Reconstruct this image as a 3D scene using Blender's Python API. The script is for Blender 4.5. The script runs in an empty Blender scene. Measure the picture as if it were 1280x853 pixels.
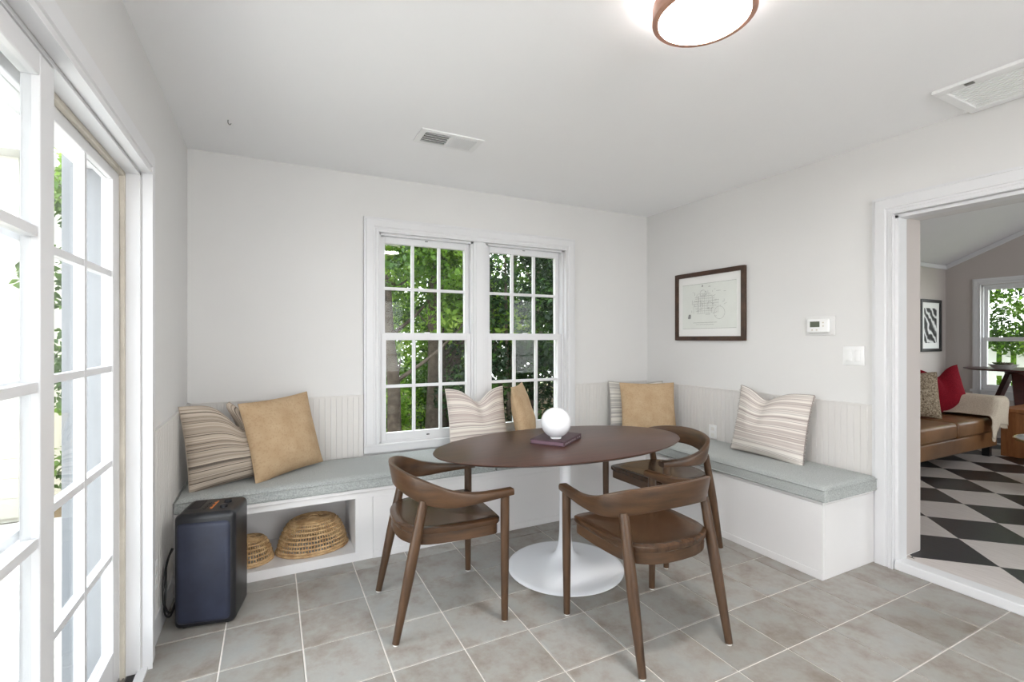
import bpy, bmesh, math, random
import numpy as np
from mathutils import Vector, Matrix, noise as mnoise

R = math.radians
scene = bpy.context.scene
col = scene.collection
random.seed(7)

# ------------------------------------------------------------------ camera
cam_d = bpy.data.cameras.new('camera')
cam = bpy.data.objects.new('camera', cam_d)
col.objects.link(cam)
cam.location = (0.4523, -3.4359, 1.2917)
cam.rotation_euler = (R(90), 0, -0.4661)
cam_d.sensor_width = 36.0
cam_d.lens = 596.9 / 1280 * 36.0
cam_d.shift_y = -0.0016
cam_d.clip_start = 0.02
scene.camera = cam

# ------------------------------------------------------------------ light and exposure
scene.view_settings.view_transform = 'Standard'
scene.view_settings.look = 'None'
scene.view_settings.gamma = 1.0
scene.view_settings.use_curve_mapping = False
scene.view_settings.exposure = 1.13
SKY = 3.2
LAMP = 50.0
FILL_GLOBE = 16.0
SUN = 3.2
world = bpy.data.worlds.new('sky')
scene.world = world
world.use_nodes = True
wn = world.node_tree
wn.nodes.clear()
w_out = wn.nodes.new('ShaderNodeOutputWorld')
w_bg = wn.nodes.new('ShaderNodeBackground')
w_tc = wn.nodes.new('ShaderNodeTexCoord')
w_sep = wn.nodes.new('ShaderNodeSeparateXYZ')
w_rmp = wn.nodes.new('ShaderNodeValToRGB')
w_rmp.color_ramp.elements[0].position = 0.0
w_rmp.color_ramp.elements[0].color = (0.97, 0.985, 1.0, 1)
w_rmp.color_ramp.elements[1].position = 0.8
w_rmp.color_ramp.elements[1].color = (0.82, 0.91, 1.0, 1)
wn.links.new(w_tc.outputs['Generated'], w_sep.inputs[0])
wn.links.new(w_sep.outputs['Z'], w_rmp.inputs[0])
wn.links.new(w_rmp.outputs[0], w_bg.inputs['Color'])
w_bg.inputs['Strength'].default_value = SKY
wn.links.new(w_bg.outputs[0], w_out.inputs['Surface'])

sun_d = bpy.data.lights.new('sun', 'SUN')
sun_d.energy = SUN
sun_d.angle = R(1.5)
sun_d.color = (1.0, 0.96, 0.90)
sun = bpy.data.objects.new('sun', sun_d)
col.objects.link(sun)
sun.rotation_euler = Vector((-0.30, -0.10, -0.95)).to_track_quat('-Z', 'Y').to_euler()


def portal(loc, rot, sx, sy):
    d = bpy.data.lights.new('daylight_portal', 'AREA')
    d.shape = 'RECTANGLE'
    d.size, d.size_y = sx, sy
    d.cycles.is_portal = True
    o = bpy.data.objects.new('daylight_portal', d)
    o.location = loc
    o.rotation_euler = rot
    col.objects.link(o)


portal((-0.24, -2.05, 0.98), (0, R(-90), 0), 1.95, 1.84)
portal((1.90, 0.20, 1.30), (R(-90), 0, 0), 1.62, 1.52)
portal((9.02, -1.60, 1.32), (0, R(90), 0), 1.45, 2.1)
portal((1.9, -6.70, 1.35), (R(90), 0, 0), 2.3, 1.7)
portal((6.4, -5.80, 1.35), (R(90), 0, 0), 2.9, 1.8)


# ------------------------------------------------------------------ materials
def lin(c):
    return tuple(((v / 255) / 12.92 if v / 255 <= 0.04045 else ((v / 255 + 0.055) / 1.055) ** 2.4) for v in c)


class NT:
    """small helper round a material's node tree"""

    def __init__(self, name, rough=0.5, spec=0.5):
        self.m = bpy.data.materials.new(name)
        self.m.use_nodes = True
        self.t = self.m.node_tree
        self.b = self.t.nodes['Principled BSDF']
        self.b.inputs['Roughness'].default_value = rough
        self.b.inputs['Specular IOR Level'].default_value = spec

    def n(self, kind, **kw):
        x = self.t.nodes.new(kind)
        for k, v in kw.items():
            if k in x.inputs:
                x.inputs[k].default_value = v
            else:
                setattr(x, k, v)
        return x

    def l(self, a, b):
        self.t.links.new(a, b)

    def coord(self, kind='Object', scale=(1, 1, 1), rot=(0, 0, 0)):
        tc = self.n('ShaderNodeTexCoord')
        mp = self.n('ShaderNodeMapping')
        mp.inputs['Scale'].default_value = scale
        mp.inputs['Rotation'].default_value = rot
        self.l(tc.outputs[kind], mp.inputs['Vector'])
        return mp.outputs[0]

    def ramp(self, src, stops, interp='LINEAR'):
        r = self.n('ShaderNodeValToRGB')
        r.color_ramp.interpolation = interp
        e = r.color_ramp.elements
        while len(e) < len(stops):
            e.new(0.5)
        for i, (p, c) in enumerate(stops):
            e[i].position = p
            e[i].color = (*c, 1)
        self.l(src, r.inputs[0])
        return r.outputs[0]

    def noise(self, vec, scale, detail=4, rough=0.55, dim='3D', w=None):
        x = self.n('ShaderNodeTexNoise', noise_dimensions=dim)
        x.inputs['Scale'].default_value = scale
        x.inputs['Detail'].default_value = detail
        x.inputs['Roughness'].default_value = rough
        if dim != '1D' and vec is not None:
            self.l(vec, x.inputs['Vector'])
        if w is not None:
            self.l(w, x.inputs['W'])
        return x.outputs['Fac']

    def mix(self, fac, a, b, mode='MIX'):
        x = self.n('ShaderNodeMix', data_type='RGBA', blend_type=mode)
        for s, i in ((fac, 0), (a, 6), (b, 7)):
            if isinstance(s, (int, float)):
                x.inputs[i].default_value = s
            elif isinstance(s, tuple):
                x.inputs[i].default_value = (*s, 1)
            else:
                self.l(s, x.inputs[i])
        return x.outputs[2]

    def math(self, op, a, b=0.0):
        x = self.n('ShaderNodeMath', operation=op)
        for s, i in ((a, 0), (b, 1)):
            if isinstance(s, (int, float)):
                x.inputs[i].default_value = s
            else:
                self.l(s, x.inputs[i])
        return x.outputs[0]

    def color(self, c):
        if isinstance(c, tuple):
            self.b.inputs['Base Color'].default_value = (*c, 1)
        else:
            self.l(c, self.b.inputs['Base Color'])
        return self

    def bump(self, h, strength=0.3, dist=0.002):
        x = self.n('ShaderNodeBump')
        x.inputs['Strength'].default_value = strength
        x.inputs['Distance'].default_value = dist
        self.l(h, x.inputs['Height'])
        self.l(x.outputs[0], self.b.inputs['Normal'])
        return self


def plain(name, rgb, rough=0.5, spec=0.5, var=0.04, scale=6.0, metal=0.0, bump=0.0):
    k = NT(name, rough, spec)
    c = lin(rgb)
    v = k.coord('Object')
    f = k.noise(v, scale, 3)
    lo = tuple(x * (1 - var) for x in c)
    hi = tuple(min(1, x * (1 + var)) for x in c)
    k.color(k.ramp(f, [(0.3, lo), (0.7, hi)]))
    k.b.inputs['Metallic'].default_value = metal
    if bump:
        k.bump(k.noise(v, scale * 30, 2), bump)
    return k.m


def wood(name, dark, light, rough=0.4, scale=(1.2, 14, 14), coat=0.0, spec=0.5):
    k = NT(name, rough, spec)
    v = k.coord('Object', scale)
    f = k.noise(v, 2.2, 6, 0.65)
    g = k.noise(k.coord('Object', tuple(s * 5 for s in scale)), 3.0, 3, 0.6)
    a = k.ramp(f, [(0.28, lin(dark)), (0.72, lin(light))])
    k.color(k.mix(k.math('MULTIPLY', g, 0.35), a, lin(dark)))
    k.bump(g, 0.08, 0.001)
    if coat:
        k.b.inputs['Coat Weight'].default_value = coat
        k.b.inputs['Coat Roughness'].default_value = 0.25
    return k.m


M = {}
M['wall'] = plain('wall_paint', (223, 222, 221), 0.65, 0.25, 0.012, 1.5)
M['ceiling'] = plain('ceiling_paint', (248, 248, 249), 0.75, 0.2, 0.01, 1.2)
M['beadboard'] = plain('beadboard_paint', (219, 216, 213), 0.5, 0.3, 0.015, 2)
M['trim'] = plain('trim_paint', (222, 222, 224), 0.32, 0.45, 0.01, 3)
M['bench'] = plain('bench_paint', (228, 226, 226), 0.42, 0.4, 0.012, 2.5)
M['dimmed_jamb'] = plain('dimmed_jamb_grey', (128, 131, 134), 0.5, 0.4, 0.03)  # white outer door jamb, colour darkened so daylight does not wash it out
M['book_edge'] = plain('book_edge_plum', (118, 92, 104), 0.6, 0.3, 0.05, 40)
M['worn'] = plain('weatherstrip_beige', (204, 197, 184), 0.6, 0.3, 0.12, 9)
M['track_dark'] = plain('track_black', (30, 30, 34), 0.5, 0.4, 0.2, 20)
M['track_metal'] = plain('track_metal', (128, 126, 122), 0.4, 0.5, 0.1, 20, metal=0.7)
M['plastic_white'] = plain('plastic_white', (240, 240, 240), 0.35, 0.5, 0.01)
M['plastic_dark'] = plain('plastic_dark', (48, 50, 54), 0.4, 0.5, 0.05)
M['den_wall'] = plain('den_wall_paint', (196, 188, 184), 0.65, 0.25, 0.012, 1.5)
M['den_ceiling'] = plain('den_ceiling_paint', (222, 220, 222), 0.7, 0.2, 0.01, 1.5)
M['white_gloss'] = plain('white_lacquer', (238, 239, 243), 0.22, 0.5, 0.006, 2)
M['grout'] = plain('grout', (232, 226, 220), 0.8, 0.2, 0.06, 30)
M['concrete'] = plain('patio_concrete', (205, 200, 192), 0.8, 0.2, 0.1, 2)
M['siding'] = plain('cream_siding', (240, 236, 222), 0.6, 0.3, 0.02, 3)
M['felt'] = plain('felt_pad', (232, 230, 226), 0.8, 0.1, 0.03)
M['chair_wood'] = wood('walnut_chair', (52, 35, 23), (100, 71, 46), 0.36, (2, 2, 14))
M['chair_leg'] = wood('walnut_leg', (54, 37, 24), (98, 70, 46), 0.36, (14, 14, 1.6))
M['chair_seat'] = wood('walnut_seat', (52, 36, 25), (92, 65, 44), 0.26, (2.0, 16, 8))
M['table_wood'] = wood('table_walnut', (56, 33, 25), (86, 54, 42), 0.34, (1.0, 16, 16), 0.08, 0.4)
M['frame_wood'] = wood('frame_walnut', (48, 30, 20), (84, 56, 38), 0.4, (8, 8, 8))
M['orange_wood'] = wood('oak_orange', (140, 84, 46), (188, 128, 80), 0.45, (10, 10, 1.5))
M['mahogany'] = wood('mahogany', (50, 22, 20), (84, 40, 34), 0.35, (3, 3, 10))
M['black_frame'] = plain('black_frame', (18, 18, 20), 0.35, 0.5, 0.1)
M['mat_board'] = plain('mat_board', (240, 240, 238), 0.7, 0.2, 0.008)
M['brass'] = plain('brass', (190, 160, 100), 0.25, 0.5, 0.04, metal=1.0)
M['lamp_rim'] = wood('lamp_rim_wood', (150, 106, 86), (196, 150, 130), 0.4, (4, 4, 14))
M['orange_print'] = plain('orange_print', (214, 128, 66), 0.5, 0.4, 0.05)
M['cable'] = plain('cable_black', (20, 20, 22), 0.45, 0.4, 0.1)
M['rubber'] = plain('speaker_knob', (24, 25, 30), 0.35, 0.5, 0.1)
M['ink'] = plain('ink_grey', (142, 142, 140), 0.8, 0.1, 0.1)
M['white_print'] = plain('white_print', (206, 200, 202), 0.6, 0.3, 0.02)
M['lcd'] = plain('lcd_green', (92, 98, 84), 0.3, 0.5, 0.05)
M['vent_shade'] = plain('vent_shade', (52, 52, 52), 0.8, 0.2, 0.05)
M['paper'] = plain('print_paper', (228, 231, 226), 0.8, 0.1, 0.02, 8)
M['stone'] = plain('stone_grey', (120, 112, 100), 0.8, 0.2, 0.3, 30)


def mk_tile():
    k = NT('floor_tile_glaze', 0.36, 0.45)
    oi = k.n('ShaderNodeObjectInfo')
    w = k.math('MULTIPLY', oi.outputs['Random'], 40.0)
    v = k.coord('Object')
    f = k.noise(v, 6.5, 8, 0.66, '4D', w)
    g = k.noise(v, 28.0, 5, 0.7, '4D', w)
    a = k.ramp(f, [(0.30, lin((128, 115, 104))), (0.43, lin((156, 149, 141))), (0.53, lin((168, 166, 161))), (0.72, lin((168, 172, 171)))])
    b = k.mix(k.math('MULTIPLY', g, 0.45), a, lin((126, 119, 112)), 'MIX')
    tone = k.ramp(oi.outputs['Random'], [(0.0, (0.84, 0.825, 0.81)), (1.0, (1.08, 1.08, 1.08))])
    k.color(k.mix(1.0, b, tone, 'MULTIPLY'))
    rr = k.math('ADD', k.math('MULTIPLY', g, 0.22), 0.24)
    k.l(rr, k.b.inputs['Roughness'])
    k.bump(g, 0.12, 0.001)
    return k.m


M['tile'] = mk_tile()


def mk_diamond(name, c1, c2, rough):
    k = NT(name, rough, 0.5)
    v = k.coord('Object', (14, 2, 2))
    f = k.noise(v, 4, 4)
    k.color(k.ramp(f, [(0.3, lin(c1)), (0.7, lin(c2))]))
    k.bump(f, 0.08, 0.001)
    return k.m


M['diamond_black'] = mk_diamond('painted_black', (24, 24, 28), (40, 40, 46), 0.32)
M['diamond_white'] = mk_diamond('painted_white', (200, 192, 188), (216, 209, 206), 0.36)


def mk_heather():
    k = NT('heather_grey_cloth', 0.9, 0.15)
    v = k.coord('Object')
    f = k.noise(k.coord('Object', (1, 3, 1)), 130, 3, 0.7)
    g = k.noise(v, 3, 2)
    a = k.ramp(f, [(0.30, lin((136, 140, 139))), (0.70, lin((192, 195, 194)))])
    k.color(k.mix(k.math('MULTIPLY', g, 0.25), a, lin((156, 160, 154))))
    k.bump(f, 0.35, 0.002)
    k.b.inputs['Sheen Weight'].default_value = 0.15
    return k.m


M['heather'] = mk_heather()


def mk_stripe(name, base, tint, dark, amount, seed):
    k = NT(name, 0.9, 0.1)
    tc = k.n('ShaderNodeTexCoord')
    sp = k.n('ShaderNodeSeparateXYZ')
    k.l(tc.outputs['UV'], sp.inputs[0])
    v = k.math('ADD', sp.outputs['Y'], seed)
    wide = k.noise(None, 9.0, 1, 0.4, '1D', v)
    fine = k.noise(None, 46.0, 2, 0.6, '1D', v)
    jit = k.noise(None, 7.0, 1, 0.5, '1D', k.math('ADD', v, 3.7))
    ph = k.math('FRACT', k.math('ADD', k.math('MULTIPLY', v, 30.0), k.math('MULTIPLY', jit, 5.0)))
    line = k.ramp(ph, [(0.0, (1, 1, 1)), (0.22, (1, 1, 1)), (0.34, (0, 0, 0)), (1.0, (0, 0, 0))])
    amp = k.noise(None, 17.0, 0, 0.5, '1D', k.math('ADD', v, 11.9))
    a = k.ramp(wide, [(0.40, lin(base)), (0.48, lin(tint)), (0.56, lin(base)), (0.66, lin(tint))])
    fm = k.ramp(fine, [(0.52, (0, 0, 0)), (0.62, (1, 1, 1))])
    a = k.mix(k.math('MULTIPLY', fm, 0.35 * amount), a, lin(tint))
    lm = k.math('MULTIPLY', line, k.ramp(amp, [(0.40, (0.08, 0.08, 0.08)), (0.58, (1, 1, 1))]))
    weave = k.noise(k.coord('UV', (260, 260, 1)), 1.0, 2)
    a = k.mix(k.math('MULTIPLY', k.math('MULTIPLY', lm, amount), k.math('ADD', weave, 0.3)), a, lin(dark))
    k.color(a)
    k.bump(weave, 0.5, 0.002)
    return k.m


M['stripe_a'] = mk_stripe('striped_linen_greige', (206, 193, 178), (166, 152, 138), (66, 58, 54), 1.0, 0.31)
M['stripe_b'] = mk_stripe('striped_linen_cream', (228, 221, 212), (190, 176, 170), (98, 86, 86), 0.75, 2.17)
M['stripe_c'] = mk_stripe('striped_linen_white', (226, 222, 214), (176, 172, 168), (110, 106, 106), 0.8, 4.6)
M['stripe_d'] = mk_stripe('striped_linen_pale', (230, 224, 217), (192, 180, 174), (108, 98, 98), 0.7, 6.05)


def mk_tan():
    k = NT('tan_dotted_cloth', 0.9, 0.1)
    vor = k.n('ShaderNodeTexVoronoi', feature='F1')
    vor.inputs['Scale'].default_value = 34
    k.l(k.coord('UV'), vor.inputs['Vector'])
    d = k.ramp(vor.outputs['Distance'], [(0.25, (1, 1, 1)), (0.42, (0, 0, 0))])
    f = k.noise(k.coord('UV'), 5, 3)
    a = k.ramp(f, [(0.3, lin((180, 153, 121))), (0.7, lin((194, 169, 138)))])
    k.color(k.mix(k.math('MULTIPLY', d, 0.3), a, lin((160, 130, 97))))
    k.bump(k.noise(k.coord('UV'), 220, 2), 0.4, 0.002)
    return k.m


M['tan'] = mk_tan()


def mk_simple_cloth(name, c1, c2, scale=160):
    k = NT(name, 0.9, 0.1)
    f = k.noise(k.coord('Object'), scale, 3, 0.7)
    k.color(k.ramp(f, [(0.35, lin(c1)), (0.65, lin(c2))]))
    k.bump(f, 0.5, 0.003)
    return k.m


M['red'] = mk_simple_cloth('red_velvet', (112, 18, 32), (150, 34, 48))
M['leopard'] = mk_simple_cloth('spotted_cloth', (96, 78, 60), (196, 180, 158), 60)
M['throw'] = mk_simple_cloth('cream_wool', (206, 190, 170), (228, 215, 198), 120)


def mk_leather():
    k = NT('tan_leather', 0.38, 0.5)
    f = k.noise(k.coord('Object'), 3.5, 5)
    k.color(k.ramp(f, [(0.3, lin((112, 76, 46))), (0.7, lin((146, 106, 70)))]))
    k.bump(k.noise(k.coord('Object'), 40, 3), 0.15, 0.003)
    return k.m


M['leather'] = mk_leather()


def mk_speaker():
    k = NT('speaker_grille_navy', 0.5, 0.5)
    f = k.noise(k.coord('Object'), 7, 4)
    k.color(k.ramp(f, [(0.35, lin((34, 38, 54))), (0.7, lin((46, 51, 70)))]))
    vor = k.n('ShaderNodeTexVoronoi')
    vor.inputs['Scale'].default_value = 320
    k.l(k.coord('Object'), vor.inputs['Vector'])
    k.bump(vor.outputs['Distance'], 0.12, 0.001)
    return k.m


M['grille'] = mk_speaker()
M['speaker_body'] = plain('speaker_black', (24, 25, 30), 0.36, 0.5, 0.15, 10, bump=0.05)


def mk_rattan():
    k = NT('rattan', 0.5, 0.35)
    f = k.noise(k.coord('Object'), 26, 4)
    k.color(k.ramp(f, [(0.3, lin((156, 120, 80))), (0.7, lin((216, 184, 140)))]))
    k.bump(k.noise(k.coord('Object', (60, 60, 60)), 3, 2), 0.3, 0.002)
    return k.m


M['rattan'] = mk_rattan()


def mk_book():
    k = NT('book_cloth_plum', 0.5, 0.4)
    f = k.noise(k.coord('Object'), 200, 2)
    k.color(k.ramp(f, [(0.3, lin((66, 46, 54))), (0.7, lin((82, 58, 66)))]))
    return k.m


M['book'] = mk_book()


def mk_photo():
    k = NT('photo_print', 0.5, 0.3)
    v = k.coord('Object', (1, 1, 1))
    w = k.n('ShaderNodeTexWave', wave_type='BANDS', bands_direction='DIAGONAL')
    w.inputs['Scale'].default_value = 4.0
    w.inputs['Distortion'].default_value = 9.0
    w.inputs['Detail'].default_value = 3.0
    k.l(v, w.inputs['Vector'])
    k.color(k.ramp(w.outputs['Fac'], [(0.2, lin((24, 24, 24))), (0.55, lin((110, 110, 110))), (0.9, lin((225, 225, 225)))]))
    return k.m


M['photo'] = mk_photo()


def mk_marble():
    k = NT('white_marble', 0.2, 0.5)
    f = k.noise(k.coord('Object'), 5, 8, 0.7)
    k.color(k.ramp(f, [(0.35, lin((196, 194, 192))), (0.55, lin((236, 235, 233)))]))
    return k.m


M['marble'] = mk_marble()


def mk_glass(name, tint, gloss=1.0):
    m = bpy.data.materials.new(name)
    m.use_nodes = True
    t = m.node_tree
    t.nodes.clear()
    out = t.nodes.new('ShaderNodeOutputMaterial')
    tr = t.nodes.new('ShaderNodeBsdfTransparent')
    tr.inputs[0].default_value = (*tint, 1)
    gl = t.nodes.new('ShaderNodeBsdfGlossy')
    gl.inputs['Roughness'].default_value = 0.0
    # Schlick reflectance from the facing angle, the same for both faces of the pane
    fr = t.nodes.new('ShaderNodeLayerWeight')
    fr.inputs['Blend'].default_value = 0.5
    pw = t.nodes.new('ShaderNodeMath')
    pw.operation = 'POWER'
    pw.inputs[1].default_value = 5.0
    mu = t.nodes.new('ShaderNodeMath')
    mu.operation = 'MULTIPLY_ADD'
    mu.inputs[1].default_value = 0.96 * gloss
    mu.inputs[2].default_value = 0.04 * gloss
    mx = t.nodes.new('ShaderNodeMixShader')
    t.links.new(fr.outputs['Facing'], pw.inputs[0])
    t.links.new(pw.outputs[0], mu.inputs[0])
    t.links.new(mu.outputs[0], mx.inputs[0])
    t.links.new(tr.outputs[0], mx.inputs[1])
    t.links.new(gl.outputs[0], mx.inputs[2])
    t.links.new(mx.outputs[0], out.inputs[0])
    return m


M['glass'] = mk_glass('window_glass', (0.96, 0.97, 0.96), 0.35)
M['door_glass'] = mk_glass('door_glass', (0.95, 0.96, 0.96), 0.7)


def mk_emit(name, c, s):
    m = bpy.data.materials.new(name)
    m.use_nodes = True
    b = m.node_tree.nodes['Principled BSDF']
    b.inputs['Base Color'].default_value = (0.9, 0.9, 0.9, 1)
    b.inputs['Emission Color'].default_value = (*c, 1)
    b.inputs['Emission Strength'].default_value = s
    return m


M['lamp_side'] = mk_emit('lamp_side_glow', (1.0, 0.98, 0.955), LAMP * 0.10)
M['fill_globe_glow'] = mk_emit('fill_globe_glow', (1.0, 0.98, 0.955), FILL_GLOBE)
M['lamp_glow'] = mk_emit('lamp_diffuser', (1.0, 0.98, 0.955), LAMP)


def mk_leaf(name, c1, c2, c3, scale=2.0, trans=0.35):
    k = NT(name, 0.5, 0.3)
    v = k.coord('Object')
    f = k.noise(v, scale, 2)
    g = k.noise(v, 24, 1)
    a = k.ramp(f, [(0.32, lin(c1)), (0.52, lin(c2)), (0.70, lin(c3))])
    a = k.mix(k.math('MULTIPLY', g, 0.6), a, lin(c1))
    k.color(a)
    tl = k.n('ShaderNodeBsdfTranslucent')
    k.l(a, tl.inputs['Color'])
    mx = k.n('ShaderNodeMixShader')
    mx.inputs[0].default_value = trans
    k.l(k.b.outputs[0], mx.inputs[1])
    k.l(tl.outputs[0], mx.inputs[2])
    out = [x for x in k.t.nodes if x.type == 'OUTPUT_MATERIAL'][0]
    k.l(mx.outputs[0], out.inputs['Surface'])
    return k.m


M['leaf_mid'] = mk_leaf('leaf_mid_green', (26, 50, 16), (74, 110, 32), (148, 186, 62))
M['leaf_light'] = mk_leaf('leaf_light_green', (60, 96, 30), (132, 172, 58), (200, 220, 104), 1.2, 0.6)
M['leaf_dark'] = mk_leaf('leaf_dark_green', (14, 32, 16), (34, 60, 26), (90, 134, 46))
M['bark'] = plain('bark', (78, 70, 62), 0.9, 0.1, 0.35, 12, bump=0.8)
M['soil'] = plain('leaf_litter', (92, 78, 58), 0.95, 0.1, 0.4, 6)
M['lawn'] = plain('lawn_green', (134, 142, 112), 0.95, 0.1, 0.3, 10)
M['fence_white'] = plain('fence_white', (236, 236, 234), 0.6, 0.3, 0.02)


# ------------------------------------------------------------------ mesh helpers
class MB:
    def __init__(self):
        self.v, self.f, self.smooth = [], [], []

    def add(self, verts, faces, smooth=False):
        b = len(self.v)
        self.v += [tuple(p) for p in verts]
        self.f += [tuple(b + i for i in f) for f in faces]
        self.smooth += [smooth] * len(faces)
        return self

    def box(self, lo, hi, mat=None):
        x0, y0, z0 = lo
        x1, y1, z1 = hi
        vs = [(x0, y0, z0), (x1, y0, z0), (x1, y1, z0), (x0, y1, z0), (x0, y0, z1), (x1, y0, z1), (x1, y1, z1), (x0, y1, z1)]
        if mat is not None:
            vs = [mat @ Vector(p) for p in vs]
        return self.add(vs, [(0, 3, 2, 1), (4, 5, 6, 7), (0, 1, 5, 4), (1, 2, 6, 5), (2, 3, 7, 6), (3, 0, 4, 7)])

    def rbox(self, lo, hi, r, seg=3, mat=None):
        bm = bmesh.new()
        bmesh.ops.create_cube(bm, size=1)
        c = [(a + b) / 2 for a, b in zip(lo, hi)]
        s = [b - a for a, b in zip(lo, hi)]
        for v in bm.verts:
            v.co = Vector((v.co.x * s[0] + c[0], v.co.y * s[1] + c[1], v.co.z * s[2] + c[2]))
        bmesh.ops.bevel(bm, geom=bm.edges[:], offset=r, segments=seg, profile=0.5, affect='EDGES')
        bm.verts.index_update()
        vs = [v.co.copy() for v in bm.verts]
        if mat is not None:
            vs = [mat @ p for p in vs]
        self.add(vs, [[v.index for v in f.verts] for f in bm.faces], True)
        bm.free()
        return self

    def tube(self, pts, rad, n=10, caps=True, closed=False):
        pts = [Vector(p) for p in pts]
        m = len(pts)
        if not hasattr(rad, '__len__'):
            rad = [rad] * m
        up = None
        vs = []
        for i, p in enumerate(pts):
            a = pts[(i - 1) % m] if (closed or i > 0) else p
            b = pts[(i + 1) % m] if (closed or i < m - 1) else p
            t = (b - a).normalized()
            if up is None:
                up = Vector((0, 0, 1)) if abs(t.z) < 0.9 else Vector((1, 0, 0))
            x = (up - t * up.dot(t)).normalized()
            y = t.cross(x)
            up = x
            for k in range(n):
                a2 = 2 * math.pi * k / n
                vs.append(p + (x * math.cos(a2) + y * math.sin(a2)) * rad[i])
        fs = []
        for i in range(m if closed else m - 1):
            j = (i + 1) % m
            for k in range(n):
                fs.append((i * n + k, i * n + (k + 1) % n, j * n + (k + 1) % n, j * n + k))
        if caps and not closed:
            fs.append(tuple(range(n))[::-1])
            fs.append(tuple((m - 1) * n + k for k in range(n)))
        return self.add(vs, fs, True)

    def lathe(self, prof, n=48, c=(0, 0, 0), sx=1.0, sy=1.0, cap=True):
        vs, fs = [], []
        m = len(prof)
        for r, z in prof:
            for k in range(n):
                a = 2 * math.pi * k / n
                vs.append((c[0] + r * sx * math.cos(a), c[1] + r * sy * math.sin(a), c[2] + z))
        for i in range(m - 1):
            for k in range(n):
                fs.append((i * n + k, i * n + (k + 1) % n, (i + 1) * n + (k + 1) % n, (i + 1) * n + k))
        if cap and prof[0][0] > 1e-6:
            fs.append(tuple(range(n))[::-1])
        if cap and prof[-1][0] > 1e-6:
            fs.append(tuple((m - 1) * n + k for k in range(n)))
        return self.add(vs, fs, True)

    def prism(self, poly, z0, z1, mat=None):
        n = len(poly)
        vs = [(x, y, z0) for x, y in poly] + [(x, y, z1) for x, y in poly]
        if mat is not None:
            vs = [mat @ Vector(p) for p in vs]
        fs = [tuple(range(n))[::-1], tuple(range(n, 2 * n))]
        fs += [(i, (i + 1) % n, n + (i + 1) % n, n + i) for i in range(n)]
        return self.add(vs, fs)

    def mesh(self, name, mat, sharp=35):
        me = bpy.data.meshes.new(name)
        me.from_pydata(self.v, [], self.f)
        me.validate()
        bm = bmesh.new()
        bm.from_mesh(me)
        bmesh.ops.remove_doubles(bm, verts=bm.verts[:], dist=1e-5)
        bmesh.ops.recalc_face_normals(bm, faces=bm.faces[:])
        bm.to_mesh(me)
        bm.free()
        if mat is not None:
            me.materials.append(M[mat] if isinstance(mat, str) else mat)
        if any(self.smooth):
            me.polygons.foreach_set('use_smooth', [True] * len(me.polygons))
            me.set_sharp_from_angle(angle=R(sharp))
        me.update()
        return me

    def build(self, name, mat, parent=None, sharp=35):
        return link(name, self.mesh(name, mat, sharp), parent)


def link(name, me, parent=None):
    o = bpy.data.objects.new(name, me)
    col.objects.link(o)
    if parent is not None:
        o.parent = parent
    return o


def bevel(o, w=0.004, seg=2):
    b = o.modifiers.new('bevel', 'BEVEL')
    b.width = w
    b.segments = seg
    b.limit_method = 'ANGLE'
    b.angle_limit = R(40)
    return o


def empty(name, loc=(0, 0, 0), rz=0.0):
    o = bpy.data.objects.new(name, None)
    o.location = loc
    o.rotation_euler = (0, 0, rz)
    o.empty_display_size = 0.1
    col.objects.link(o)
    return o


def tag(o, label, cat, group=None):
    o['label'] = label
    o['category'] = cat
    if group:
        o['group'] = group
    return o


def struct(o):
    o['kind'] = 'structure'
    return o


def stuff(o):
    o['kind'] = 'stuff'
    return o


def copy_tree(o, parent=None):
    c = o.copy()
    col.objects.link(c)
    if parent is not None:
        c.parent = parent
    for ch in list(o.children):
        copy_tree(ch, c)
    return c


def catmull(pts, n):
    """resample rows of numbers with a Catmull-Rom spline, n steps per span"""
    P = [np.array(p, float) for p in pts]
    out = []
    for i in range(len(P) - 1):
        p0 = P[i - 1] if i > 0 else 2 * P[0] - P[1]
        p1, p2 = P[i], P[i + 1]
        p3 = P[i + 2] if i + 2 < len(P) else 2 * P[-1] - P[-2]
        for k in range(n):
            t = k / n
            out.append(0.5 * (2 * p1 + (p2 - p0) * t + (2 * p0 - 5 * p1 + 4 * p2 - p3) * t * t + (3 * p1 - p0 - 3 * p2 + p3) * t ** 3))
    out.append(P[-1])
    return out


# ------------------------------------------------------------------ the setting: room shell
W = 3.597
H = 2.44
YB = -6.5
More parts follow.
